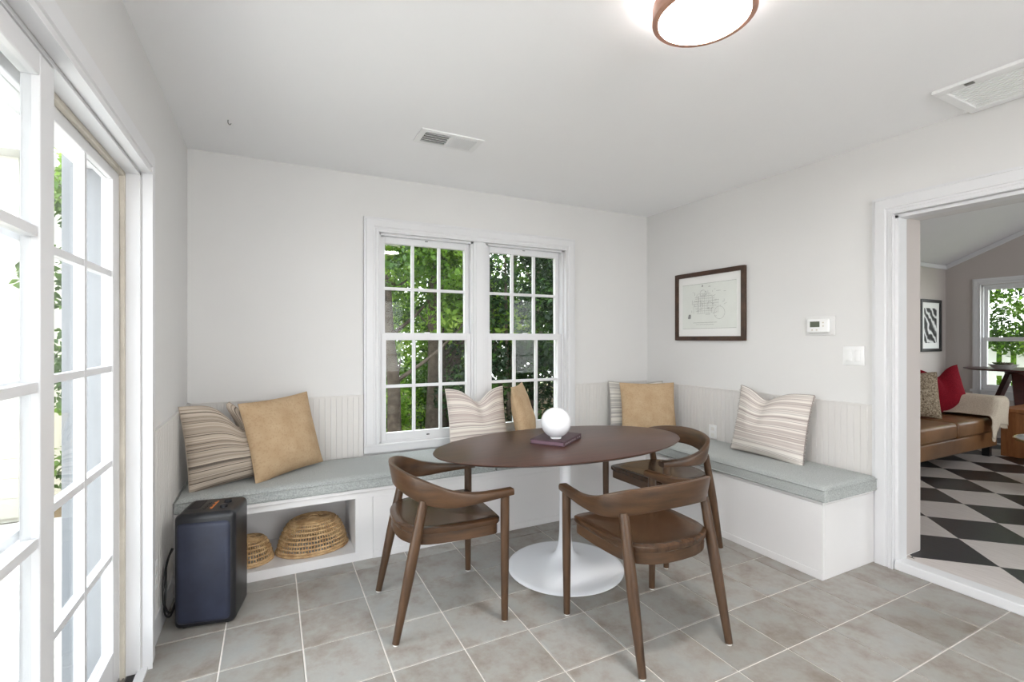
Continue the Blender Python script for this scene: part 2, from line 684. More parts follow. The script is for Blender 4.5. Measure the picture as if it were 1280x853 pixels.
# floor slab in grout colour with tiles as pieces
TS, TX, TY = 0.3016, 0.2674, -0.9641
floor = struct(MB().box((-0.12, YB, -0.03), (W + 0.0, 0.02, -0.004)).build('floor', 'grout'))
tile_cache = {}
J = 0.0028
for i in range(-1, 12):
    for j in range(-12, 4):
        x0, x1 = TX + i * TS + J, TX + (i + 1) * TS - J
        y0, y1 = TY + j * TS + J, TY + (j + 1) * TS - J
        x0, x1 = max(x0, 0.0), min(x1, W - 0.002)
        y0, y1 = max(y0, -4.6), min(y1, -0.42)
        if i == 9 and y0 > -1.9:
            x1 = min(x1, 3.10)
        if i >= 10 and y0 > -1.85:
            continue
        if x1 - x0 < 0.02 or y1 - y0 < 0.02:
            continue
        key = (round(x1 - x0, 4), round(y1 - y0, 4))
        if key not in tile_cache:
            a, b = key[0] / 2, key[1] / 2
            e = 0.0022
            vs = [(-a, -b, -0.006), (a, -b, -0.006), (a, b, -0.006), (-a, b, -0.006),
                  (-a, -b, -e), (a, -b, -e), (a, b, -e), (-a, b, -e),
                  (-a + e, -b + e, 0), (a - e, -b + e, 0), (a - e, b - e, 0), (-a + e, b - e, 0)]
            fs = [(8, 9, 10, 11)]
            for q in range(4):
                r_ = (q + 1) % 4
                fs += [(q, r_, 4 + r_, 4 + q), (4 + q, 4 + r_, 8 + r_, 8 + q)]
            tile_cache[key] = MB().add(vs, fs).mesh('tile', 'tile')
        t = link('tile', tile_cache[key], floor)
        t.location = ((x0 + x1) / 2, (y0 + y1) / 2, random.uniform(-0.0004, 0.0004))

struct(MB().box((-0.25, YB - 0.15, H), (W + 0.27, 0.18, H + 0.12)).build('ceiling', 'ceiling'))

# left wall with the sliding-door opening
DY0, DY1, DZ = -1.13, -2.97, 1.94
struct(MB().box((-0.20, DY0, -0.03), (0, 0.15, H)).box((-0.20, DY1, DZ), (0, DY0, H)).box((-0.20, YB, -0.03), (0, DY1, H))
       .build('wall_left', 'wall'))
# back wall with a double window opening
WX0, WX1, WZ0, WZ1 = 1.125, 2.672, 0.55, 2.05
struct(MB().box((0, 0, -0.03), (WX0, 0.15, H)).box((WX1, 0, -0.03), (W + 0.27, 0.15, H)).box((WX0, 0, -0.03), (WX1, 0.15, WZ0))
       .box((WX0, 0, WZ1), (WX1, 0.15, H)).build('wall_back', 'wall'))
# right wall with the cased doorway
OY0, OY1, OZ = -2.0, -3.45, 1.993
struct(MB().box((W, OY0, -0.03), (W + 0.27, 0, H)).box((W, OY1, OZ), (W + 0.27, OY0, H)).box((W, YB, -0.03), (W + 0.27, OY1, H))
       .build('wall_right', 'wall'))
# rear wall behind the camera with an opening for a window added to let in light
struct(MB().box((0, YB - 0.15, -0.03), (0.8, YB, H)).box((3.0, YB - 0.15, -0.03), (W, YB, H)).box((0.8, YB - 0.15, -0.03), (3.0, YB, 0.55))
       .box((0.8, YB - 0.15, 2.15), (3.0, YB, H)).build('wall_rear', 'wall'))


# beadboard wainscot: vertical beads with grooves, and a thin cap
def beadboard(name, length, z0, z1, mat, t=0.012, pitch=0.036):
    b = MB()
    n = int(length / pitch)
    p = length / n
    prof = []
    for k in range(n):
        s = k * p
        prof += [(s, t), (s + p * 0.80, t), (s + p * 0.87, t - 0.0035), (s + p * 0.93, t - 0.0005)]
    prof.append((length, t))
    vs = [(s, d, z0) for s, d in prof] + [(s, d, z1) for s, d in prof]
    m = len(prof)
    b.add(vs, [(i, i + 1, m + i + 1, m + i) for i in range(m - 1)])
    b.box((0, 0, z1 - 0.004), (length, t + 0.001, z1 + 0.001))
    o = struct(b.build(name, mat))
    c = MB().box((0, 0, z1 + 0.001), (length, t + 0.004, z1 + 0.009)).build('cap_strip', mat, o)
    return o


wb = beadboard('trim_1', 1.02, 0.42, 0.898, 'beadboard')
wb.rotation_euler = (0, 0, R(180)); wb.location = (1.02, -0.0005, 0)
wb = beadboard('trim_2', W - 2.778, 0.42, 0.898, 'beadboard')
wb.rotation_euler = (0, 0, R(180)); wb.location = (W, -0.0005, 0)
wb = beadboard('trim_3', 1.015, 0.115, 0.898, 'beadboard')
wb.rotation_euler = (0, 0, R(-90)); wb.location = (0.0005, -0.002, 0)
wb = beadboard('trim_4', 1.895, 0.42, 0.898, 'beadboard')
wb.rotation_euler = (0, 0, R(90)); wb.location = (W - 0.0005, -1.895, 0)
struct(bevel(MB().box((0.0, -1.02, 0.0), (0.016, -0.56, 0.115)).build('baseboard_left', 'trim'), 0.004))


# casings: a moulded strip, outer band thick, inner bead
def casing_profile(w=0.108, t=0.022):
    return [(0, 0), (0, t), (0.012, t), (0.016, t - 0.006), (w * 0.62, t - 0.008), (w * 0.66, t - 0.003), (w * 0.76, t - 0.003),
            (w * 0.80, t - 0.009), (w * 0.93, t - 0.009), (w * 0.96, t - 0.013), (w, t - 0.014), (w, 0)]


def casing_run(mb, path, normal, w, t):
    """sweep the casing profile along an open mitred path; path lies in a plane, `normal` is out of the wall;
    the profile's first edge runs on the path and its width goes to the left of travel seen from the room"""
    nrm = Vector(normal)
    P = [Vector(p) for p in path]
    prof = casing_profile(w, t)
    rings = []
    for i, p in enumerate(P):
        d = []
        if i > 0:
            d.append((P[i] - P[i - 1]).normalized())
        if i < len(P) - 1:
            d.append((P[i + 1] - P[i]).normalized())
        s = [nrm.cross(q) for q in d]
        if len(s) == 1:
            side = s[0]
        else:
            side = (s[0] + s[1]) / (1 + s[0].dot(s[1]))
        rings.append([p + side * a + nrm * b for a, b in prof])
    m = len(prof)
    vs = [q for r_ in rings for q in r_]
    fs = []
    for i in range(len(P) - 1):
        for k in range(m):
            fs.append((i * m + k, i * m + (k + 1) % m, (i + 1) * m + (k + 1) % m, (i + 1) * m + k))
    fs.append(tuple(range(m)))
    fs.append(tuple((len(P) - 1) * m + k for k in range(m))[::-1])
    mb.add(vs, fs)


# left sliding door casing (inside the room), x = 0, normal +x
b = MB()
casing_run(b, [(0.001, -3.08, 0.0), (0.001, -3.08, 2.047), (0.001, -1.022, 2.047), (0.001, -1.022, 0.0)], (-1, 0, 0), 0.108, -0.02)
struct(b.build('trim_5', 'trim'))
# right doorway casing, x = W, normal -x
b = MB()
casing_run(b, [(W - 0.001, -1.895, 0.0), (W - 0.001, -1.895, 2.102), (W - 0.001, -3.555, 2.102), (W - 0.001, -3.555, 0.0)], (1, 0, 0), 0.107, -0.022)
struct(b.build('trim_6', 'trim'))
# doorway jambs and the white threshold
b = MB()
b.box((W - 0.006, -2.018, 0.0), (3.68, -2.0005, OZ - 0.004)).box((W - 0.006, -3.45, OZ - 0.018), (3.68, -2.0, OZ - 0.0005))
b.box((W - 0.006, -3.449, 0.0), (3.68, -3.432, OZ - 0.004))
struct(b.build('trim_7', 'trim'))
th = struct(bevel(MB().box((W - 0.022, -3.45, 0.0), (3.665, -2.004, 0.052)).build('trim_8', 'trim'), 0.005))
struct(MB().box((3.665, -3.45, 0.0), (3.705, -2.002, 0.047)).build('trim_9', 'diamond_white'))
# back window casing, y = 0, normal -y
b = MB()
x0, x1, z0, z1 = 1.022, 2.776, 0.495, 2.148
casing_run(b, [(x0, -0.0015, z0 + 0.06), (x0, -0.0015, z1), (x1, -0.0015, z1), (x1, -0.0015, z0 + 0.06)], (0, 1, 0), 0.103, -0.022)
b.box((x0, -0.024, z0), (x1, -0.0015, z0 + 0.06))
b.box((x0 + 0.01, -0.028, z0 + 0.045), (x1 - 0.01, -0.0015, z0 + 0.058))
struct(bevel(b.build('trim_10', 'trim'), 0.002))


# ------------------------------------------------------------------ windows
def window(name, x0, x1, z0, z1, zm, ya, yb, M_glass='glass', cols=3, rows=2, latch=True):
    """double-hung unit in the plane y = const, built round local y: -y is indoors"""
    root = struct(empty(name))
    fr = MB()
    fr.box((x0, ya - 0.02, z0), (x0 + 0.018, 0.13, z1)).box((x1 - 0.018, ya - 0.02, z0), (x1, 0.13, z1))
    fr.box((x0, ya - 0.02, z1 - 0.018), (x1, 0.13, z1)).box((x0, ya - 0.02, z0), (x1, 0.13, z0 + 0.014))
    # parting stops
    fr.box((x0 + 0.018, ya + 0.030, z0), (x0 + 0.026, ya + 0.040, z1)).box((x1 - 0.026, ya + 0.030, z0), (x1 - 0.018, ya + 0.040, z1))
    fr.build('window_frame', 'trim', root)

    def sash(y, za, zb, rb, rt):
        st = 0.036
        xa, xb = x0 + 0.019, x1 - 0.019
        s = MB()
        s.box((xa, y - 0.017, za), (xa + st, y + 0.017, zb)).box((xb - st, y - 0.017, za), (xb, y + 0.017, zb))
        s.box((xa + st, y - 0.017, za), (xb - st, y + 0.017, za + rb)).box((xa + st, y - 0.017, zb - rt), (xb - st, y + 0.017, zb))
        so = bevel(s.build('sash', 'trim', root), 0.003)
        gx0, gx1, gz0, gz1 = xa + st, xb - st, za + rb, zb - rt
        mw = 0.021
        for i in range(1, cols):
            xx = gx0 + (gx1 - gx0) * i / cols
            MB().box((xx - mw / 2, y - 0.012, gz0), (xx + mw / 2, y + 0.012, gz1)).build('muntin', 'trim', so)
        for j in range(1, rows):
            zz = gz0 + (gz1 - gz0) * j / rows
            MB().box((gx0, y - 0.0112, zz - mw / 2), (gx1, y + 0.0112, zz + mw / 2)).build('muntin', 'trim', so)
        for i in range(cols):
            for j in range(rows):
                a0, a1 = gx0 + (gx1 - gx0) * i / cols, gx0 + (gx1 - gx0) * (i + 1) / cols
                c0, c1 = gz0 + (gz1 - gz0) * j / rows, gz0 + (gz1 - gz0) * (j + 1) / rows
                MB().box((a0, y - 0.002, c0), (a1, y + 0.002, c1)).build('pane', M_glass, so)
        return so
    up = sash(yb, zm - 0.022, z1 - 0.02, 0.034, 0.046)
    lo = sash(ya, z0 + 0.015, zm + 0.012, 0.058, 0.05)
    if latch:
        xm = (x0 + x1) / 2
        MB().rbox((xm - 0.02, ya - 0.012, zm + 0.012), (xm + 0.02, ya + 0.012, zm + 0.020), 0.003, 2).build('sash_lock', 'plastic_white', root)
        MB().rbox((xm - 0.012, ya - 0.024, z0 + 0.036), (xm + 0.012, ya - 0.0165, z0 + 0.044), 0.003, 2).build('sash_lift', 'plastic_dark', root)
        MB().rbox((xm - 0.012, yb - 0.024, z1 - 0.030), (xm + 0.012, yb - 0.0165, z1 - 0.024), 0.003, 2).build('sash_catch', 'plastic_dark', root)
    return root


window('window_1', 1.125, 1.846, WZ0, WZ1, 1.324, 0.022, 0.062)
window('window_2', 1.950, 2.672, WZ0, WZ1, 1.324, 0.022, 0.062)
b = MB().box((1.846, -0.012, WZ0), (1.950, 0.13, WZ1)).box((1.862, -0.018, WZ0), (1.934, -0.011, WZ1))
struct(bevel(b.build('trim_11', 'trim'), 0.003))
w4 = window('fill_window_4', 0.8, 3.0, 0.55, 2.15, 1.35, 0.03, 0.07, cols=4, latch=False)  # unseen window, added behind the camera to bring in fill daylight
w4.rotation_euler = (0, 0, R(180)); w4.location = (3.8, YB, 0)

# ------------------------------------------------------------------ sliding glass door in the left wall
door = struct(empty('door_1'))
b = MB()
b.box((-0.098, DY0 - 0.012, 0.0), (-0.002, DY0 - 0.0005, DZ)).box((-0.19, DY1 + 0.0005, 0.0), (-0.002, DY1 + 0.012, DZ))
b.box((-0.19, DY1, DZ - 0.012), (-0.002, DY0, DZ - 0.0005))
b.build('door_jamb', 'trim', door)
b = MB().box((-0.21, DY0 - 0.014, 0.0), (-0.0985, DY0 - 0.0005, DZ - 0.013)).box((-0.235, DY0 - 0.006, 0.0), (-0.2005, DY0 + 0.05, DZ + 0.04))
bevel(b.build('exterior_casing', 'dimmed_jamb', door), 0.002)
b = MB()
b.box((-0.062, DY0 - 0.030, 0.0), (-0.046, DY0 - 0.012, DZ - 0.012)).box((-0.062, DY1 + 0.012, 0.0), (-0.046, DY0 - 0.030, 0.0) if False else (-0.046, DY1 + 0.030, DZ - 0.012))
b.box((-0.062, DY1 + 0.030, DZ - 0.030), (-0.046, DY0 - 0.030, DZ - 0.012))
bevel(b.build('weatherstrip', 'worn', door), 0.003)
MB().box((-0.012, DY1, -0.004), (0.020, DY0 + 0.002, 0.012)).build('sill_strip', 'trim', door)
MB().box((-0.042, DY1, -0.02), (-0.012, DY0, 0.002)).build('track_channel', 'track_dark', door)
b = MB().box((-0.20, DY1, -0.02), (-0.042, DY0, 0.002))
for xx in (-0.050, -0.078):
    b.box((xx - 0.003, DY1, 0.002), (xx + 0.003, DY0, 0.008))
b.build('track', 'track_metal', door)


def door_panel(xf, ya, yb):
    """ya > yb; xf is the indoor face"""
    z0, z1 = 0.012, 1.925
    t = 0.034
    st, rb, rt = 0.078, 0.142, 0.052
    f = MB()
    f.box((xf - t, ya - st, z0), (xf, ya, z1)).box((xf - t, yb, z0), (xf, yb + st, z1))
    f.box((xf - t, yb + st, z0), (xf, ya - st, z0 + rb)).box((xf - t, yb + st, z1 - rt), (xf, ya - st, z1))
    p = bevel(f.build('door_panel', 'trim', door), 0.003)
    g0, g1, c0, c1 = yb + st, ya - st, z0 + rb, z1 - rt
    xm = xf - t / 2
    mw = 0.022
    for i in (1, 2):
        yy = g0 + (g1 - g0) * i / 3
        MB().box((xm - 0.013, yy - mw / 2, c0), (xm + 0.013, yy + mw / 2, c1)).build('muntin', 'trim', p)
    for j in (1, 2, 3, 4):
        zz = c0 + (c1 - c0) * j / 5
        MB().box((xm - 0.0122, g0, zz - mw / 2), (xm + 0.0122, g1, zz + mw / 2)).build('muntin', 'trim', p)
    for i in range(3):
        for j in range(5):
            MB().box((xm - 0.002, g0 + (g1 - g0) * i / 3, c0 + (c1 - c0) * j / 5), (xm + 0.002, g0 + (g1 - g0) * (i + 1) / 3, c0 + (c1 - c0) * (j + 1) / 5)).build('pane', 'door_glass', p)


door_panel(-0.062, -1.160, -2.130)
door_panel(-0.004, -1.949, -2.955)


# ------------------------------------------------------------------ the next room (den)
DX, DYN, DYS = 8.86, -0.2, -5.6
FZ = 0.045
den_floor = struct(MB().box((3.66, DYS, -0.05), (DX, DYN, FZ - 0.003)).build('floor_den', 'diamond_black'))


def clip_poly(poly, axis, val, keep_greater):
    out = []
    for i in range(len(poly)):
        a, c = poly[i], poly[(i + 1) % len(poly)]
        ia = (a[axis] >= val) == keep_greater
        ic = (c[axis] >= val) == keep_greater
        if ia:
            out.append(a)
        if ia != ic:
            t = (val - a[axis]) / (c[axis] - a[axis])
            out.append((a[0] + (c[0] - a[0]) * t, a[1] + (c[1] - a[1]) * t))
    return out


D = 0.2795
dia_cache = {}
for i in range(-4, 17):
    for j in range(-9, 9):
        if (i + j) % 2:
            continue
        cx, cy = 4.571 + i * D, -2.022 + j * D
        if cy < -4.4 or cx < 3.5:
            continue
        g = 0.0012
        poly = [(D - g, 0), (0, D - g), (-D + g, 0), (0, -D + g)]
        q = clip_poly(poly, 0, 3.705 - cx, True)
        q = clip_poly(q, 0, DX - cx, False) if q else q
        q = clip_poly(q, 1, DYN - cy, False) if q else q
        if len(q) < 3:
            continue
        mat = 'diamond_black' if i % 2 == 0 else 'diamond_white'
        key = (mat, tuple((round(a, 4), round(c, 4)) for a, c in q))
        if key not in dia_cache:
            dia_cache[key] = MB().prism(q, -0.004, 0.0).mesh('floor_diamond', mat)
        o = link('floor_diamond', dia_cache[key], den_floor)
        o.location = (cx, cy, FZ)

# walls of the den
struct(MB().box((3.87, DYN, 0), (DX + 0.15, DYN + 0.15, 3.6)).build('wall_den_back', 'den_wall'))
gy0, gy1, gz0, gz1 = -0.572, -2.56, 0.625, 2.01
b = MB()
b.box((DX, gy0, 0), (DX + 0.15, DYN, 3.7)).box((DX, gy1, 0), (DX + 0.15, gy0, gz0)).box((DX, gy1, gz1), (DX + 0.15, gy0, 3.7)).box((DX, DYS, 0), (DX + 0.15, gy1, 3.7))
struct(b.build('wall_den_right', 'den_wall'))
struct(MB().box((3.87, DYS - 0.15, 0), (5.0, DYS, 3.6)).box((7.8, DYS - 0.15, 0), (DX + 0.15, DYS, 3.6)).box((5.0, DYS - 0.15, 0), (7.8, DYS, 0.5))
       .box((5.0, DYS - 0.15, 2.2), (7.8, DYS, 3.6)).build('wall_den_rear', 'den_wall'))
b = MB()
b.box((W + 0.268, OY0, 0.0), (W + 0.274, DYN, 3.7)).box((W + 0.268, OY1, OZ), (W + 0.274, OY0, 3.7)).box((W + 0.268, DYS, 0), (W + 0.274, OY1, 3.7))
b.box((3.68, OY0 - 0.0015, 0.05), (W + 0.274, OY0 - 0.0005, OZ))
struct(b.build('wall_den_left', 'den_wall'))
# vaulted ceiling
rz = 0.44
b = MB()
b.add([(3.6, DYN + 0.15, 2.325 - 0.066), (DX + 0.15, DYN + 0.15, 2.325 - 0.066), (DX + 0.15, -2.9, 2.325 + 2.7 * rz), (3.6, -2.9, 2.325 + 2.7 * rz),
       (3.6, DYS - 0.15, 2.325 - 0.066), (DX + 0.15, DYS - 0.15, 2.325 - 0.066),
       (3.6, DYN + 0.15, 2.325 + 0.05), (DX + 0.15, DYN + 0.15, 2.325 + 0.05), (DX + 0.15, -2.9, 2.44 + 2.7 * rz), (3.6, -2.9, 2.44 + 2.7 * rz),
       (3.6, DYS - 0.15, 2.325 + 0.05), (DX + 0.15, DYS - 0.15, 2.325 + 0.05)],
      [(0, 1, 2, 3), (3, 2, 5, 4), (6, 9, 8, 7), (9, 10, 11, 8), (0, 6, 7, 1), (4, 5, 11, 10), (0, 3, 9, 6), (3, 4, 10, 9), (1, 7, 8, 2), (2, 8, 11, 5)])
struct(b.build('ceiling_den', 'den_ceiling'))
# crown strips and casing of the den window
sl = math.atan(rz)
b = MB()
b.box((3.88, DYN - 0.02, 2.265), (DX, DYN - 0.0005, 2.318))
b.add([(DX - 0.02, DYN, 2.262), (DX - 0.0005, DYN, 2.262), (DX - 0.0005, -2.9, 2.262 + 2.7 * rz), (DX - 0.02, -2.9, 2.262 + 2.7 * rz),
       (DX - 0.02, DYN, 2.322), (DX - 0.0005, DYN, 2.322), (DX - 0.0005, -2.9, 2.322 + 2.7 * rz), (DX - 0.02, -2.9, 2.322 + 2.7 * rz)],
      [(0, 1, 2, 3), (4, 7, 6, 5), (0, 4, 5, 1), (1, 5, 6, 2), (2, 6, 7, 3), (3, 7, 4, 0)])
struct(b.build('trim_12', 'trim'))
b = MB()
casing_run(b, [(DX - 0.001, -0.492, gz0 - 0.06), (DX - 0.001, -0.492, 2.096), (DX - 0.001, -2.64, 2.096), (DX - 0.001, -2.64, gz0 - 0.06)], (1, 0, 0), 0.082, -0.02)
b.box((DX - 0.035, -2.66, gz0 - 0.03), (DX - 0.001, -0.47, gz0)).box((DX - 0.02, -2.62, gz0 - 0.11), (DX - 0.001, -0.51, gz0 - 0.03))
struct(b.build('trim_13', 'trim'))
for nm, ya, yb in (('window_3', -1.55, gy0), ('window_5', gy1, -1.58)):
    w3 = window(nm, 0.0, yb - ya, gz0, gz1, 1.305, 0.03, 0.07, cols=1, rows=1, latch=False)
    w3.rotation_euler = (0, 0, R(-90))
    w3.location = (DX, yb, 0)
w6 = window('fill_window_6', 5.0, 7.8, 0.5, 2.2, 1.35, 0.03, 0.07, cols=4, latch=False)  # unseen window, added to the rear wall to brighten the den
w6.rotation_euler = (0, 0, R(180)); w6.location = (12.8, DYS, 0)
struct(MB().box((DX - 0.01, -1.58, gz0), (DX + 0.13, -1.55, gz1)).build('trim_14', 'trim'))
struct(MB().box((3.872, -1.99, FZ), (3.888, DYN, FZ + 0.13)).build('baseboard_den', 'trim'))

# ------------------------------------------------------------------ built-in banquette benches
BZ = 0.418
BF = -0.548
bench = tag(empty('storage_bench', (1.5, -0.3, 0)), 'long white built-in bench under the window with an open niche at its left end', 'bench', 'built-in corner benches')


def part(mb, name, mat, parent, bev=0.0, sharp=35):
    """build in world coordinates, then hang under a parent that sits away from the origin"""
    o = mb.build(name, mat, None, sharp)
    o.parent = parent
    bpy.context.view_layer.update()
    o.matrix_parent_inverse = Matrix.LocRotScale(parent.location, parent.rotation_euler, None).inverted()
    if bev:
        bevel(o, bev)
    return o


RX = 3.085
NX0, NX1 = 0.07, 0.887
part(MB().box((0.014, BF - 0.010, BZ - 0.020), (RX - 0.001, -0.014, BZ)), 'bench_top', 'bench', bench, 0.003)
b = MB()
b.box((0.014, BF, 0.364), (RX - 0.001, BF + 0.018, BZ - 0.0205)).box((0.014, BF, 0.0), (NX1, BF + 0.018, 0.052))
b.box((0.014, BF, 0.052), (NX0, BF + 0.018, 0.364))
b.box((NX1, BF, 0.0), (0.985, BF + 0.018, 0.364))
part(b, 'face_frame', 'bench', bench, 0.0015)
part(MB().box((0.9865, BF + 0.0005, 0.0), (RX - 0.001, BF + 0.018, 0.364)), 'front_panel', 'bench', bench, 0.002)
part(MB().box((0.985, BF - 0.006, 0.0), (RX - 0.001, BF, 0.042)), 'base_strip', 'bench', bench, 0.002)
part(MB().box((0.016, BF + 0.0185, 0.026), (NX1 + 0.014, -0.12, 0.050)), 'niche_shelf', 'bench', bench)
part(MB().box((0.016, -0.12, 0.0), (NX1 + 0.014, -0.105, BZ - 0.021)), 'niche_back', 'bench', bench)
part(MB().box((NX1, BF + 0.0185, 0.0505), (NX1 + 0.014, -0.1205, BZ - 0.021)), 'niche_side', 'bench', bench)
part(MB().box((NX0 - 0.014, BF + 0.0185, 0.0505), (NX0, -0.1205, BZ - 0.021)), 'niche_side', 'bench', bench)

REND = -1.903
bench2 = tag(empty('storage_bench', (3.33, -1.0, 0)), 'shorter white closed bench along the right wall ending beside the doorway', 'bench', 'built-in corner benches')
part(MB().box((RX, REND, BZ - 0.014), (W - 0.014, -0.014, BZ + 0.004)), 'bench_top', 'bench', bench2, 0.003)
part(MB().box((RX, REND + 0.0, 0.0), (RX + 0.018, BF, BZ - 0.0145)), 'front_panel', 'bench', bench2, 0.002)
part(MB().box((RX + 0.0185, REND, 0.0), (W - 0.014, REND + 0.018, BZ - 0.0145)), 'end_panel', 'bench', bench2, 0.002)
part(MB().box((RX - 0.006, REND, 0.0), (RX - 0.0002, BF - 0.012, 0.042)), 'base_strip', 'bench', bench2, 0.002)


# bench cushions
def cushion_mesh(lo, hi, seed):
    """boxed cushion with a slight crown, soft edges and ripples"""
    nx, ny = max(6, int((hi[0] - lo[0]) / 0.035)), max(6, int((hi[1] - lo[1]) / 0.035))
    b = MB()
    r = 0.028
    h = hi[2] - lo[2]

    def top(x, y):
        e = min(x - lo[0], hi[0] - x, y - lo[1], hi[1] - y)
        k = min(1, e / 0.05)
        rnd = r * (1 - math.sqrt(max(0, 1 - (1 - min(1, e / r)) ** 2)))
        n = mnoise.noise(Vector((x * 6 + seed, y * 6, 0))) * 0.0035 * k
        return hi[2] - rnd + 0.004 * k + n
    vs = []
    def side(x, y, z):
        return (x, y, z)
    xs = [lo[0], lo[0] + r * 0.3, lo[0] + r] + list(np.linspace(lo[0] + r * 2, hi[0] - r * 2, nx)) + [hi[0] - r, hi[0] - r * 0.3, hi[0]]
    ys = [lo[1], lo[1] + r * 0.3, lo[1] + r] + list(np.linspace(lo[1] + r * 2, hi[1] - r * 2, ny)) + [hi[1] - r, hi[1] - r * 0.3, hi[1]]
    n1, n2 = len(xs), len(ys)
    for x in xs:
        for y in ys:
            vs.append((x, y, top(x, y)))
    for x in xs:
        for y in ys:
            vs.append((x, y, lo[2]))
    fs = []
    for i in range(n1 - 1):
        for j in range(n2 - 1):
            a = i * n2 + j
            fs.append((a, a + n2, a + n2 + 1, a + 1))
            a += n1 * n2
            fs.append((a, a + 1, a + n2 + 1, a + n2))
    o = n1 * n2
    for i in range(n1 - 1):
        fs.append((i * n2, o + i * n2, o + (i + 1) * n2, (i + 1) * n2))
        fs.append((i * n2 + n2 - 1, (i + 1) * n2 + n2 - 1, o + (i + 1) * n2 + n2 - 1, o + i * n2 + n2 - 1))
    for j in range(n2 - 1):
        fs.append((j, j + 1, o + j + 1, o + j))
        k = (n1 - 1) * n2
        fs.append((k + j, o + k + j, o + k + j + 1, k + j + 1))
    b.add(vs, fs, True)
    return b


def piping_loop(lo, hi, z, r=0.0035):
    c = 0.016
    pts = []
    for (cx, cy, a0) in ((hi[0] - c, hi[1] - c, 0), (lo[0] + c, hi[1] - c, 90), (lo[0] + c, lo[1] + c, 180), (hi[0] - c, lo[1] + c, 270)):
        for k in range(5):
            a = R(a0 + k * 22.5)
            pts.append((cx + (c + 0.001) * math.cos(a), cy + (c + 0.001) * math.sin(a), z))
    return MB().tube(pts, r, 6, closed=True)


CU = 0.0005
cushions = [
    ((0.016, BF - 0.015, BZ + CU), (1.775, -0.032, 0.488), 'long grey-green bench cushion on the window bench, under the corner pillows'),
    ((1.787, BF - 0.015, BZ + CU), (RX - 0.022, -0.032, 0.488), 'grey bench cushion on the window bench behind the table'),
    ((RX - 0.016, REND - 0.018, BZ + 0.004 + CU), (W - 0.016, -0.03, 0.502), 'grey bench cushion on the right-hand bench ending at the doorway'),
]
for k, (lo, hi, lab) in enumerate(cushions):
    o = cushion_mesh(lo, hi, k * 9.1).build('bench_cushion', 'heather', None, 60)
    tag(o, lab, 'cushion', 'grey bench cushions')
    piping_loop(lo, hi, hi[2] - 0.016).build('piping', 'heather', o)
    piping_loop(lo, hi, lo[2] + 0.008).build('piping', 'heather', o)


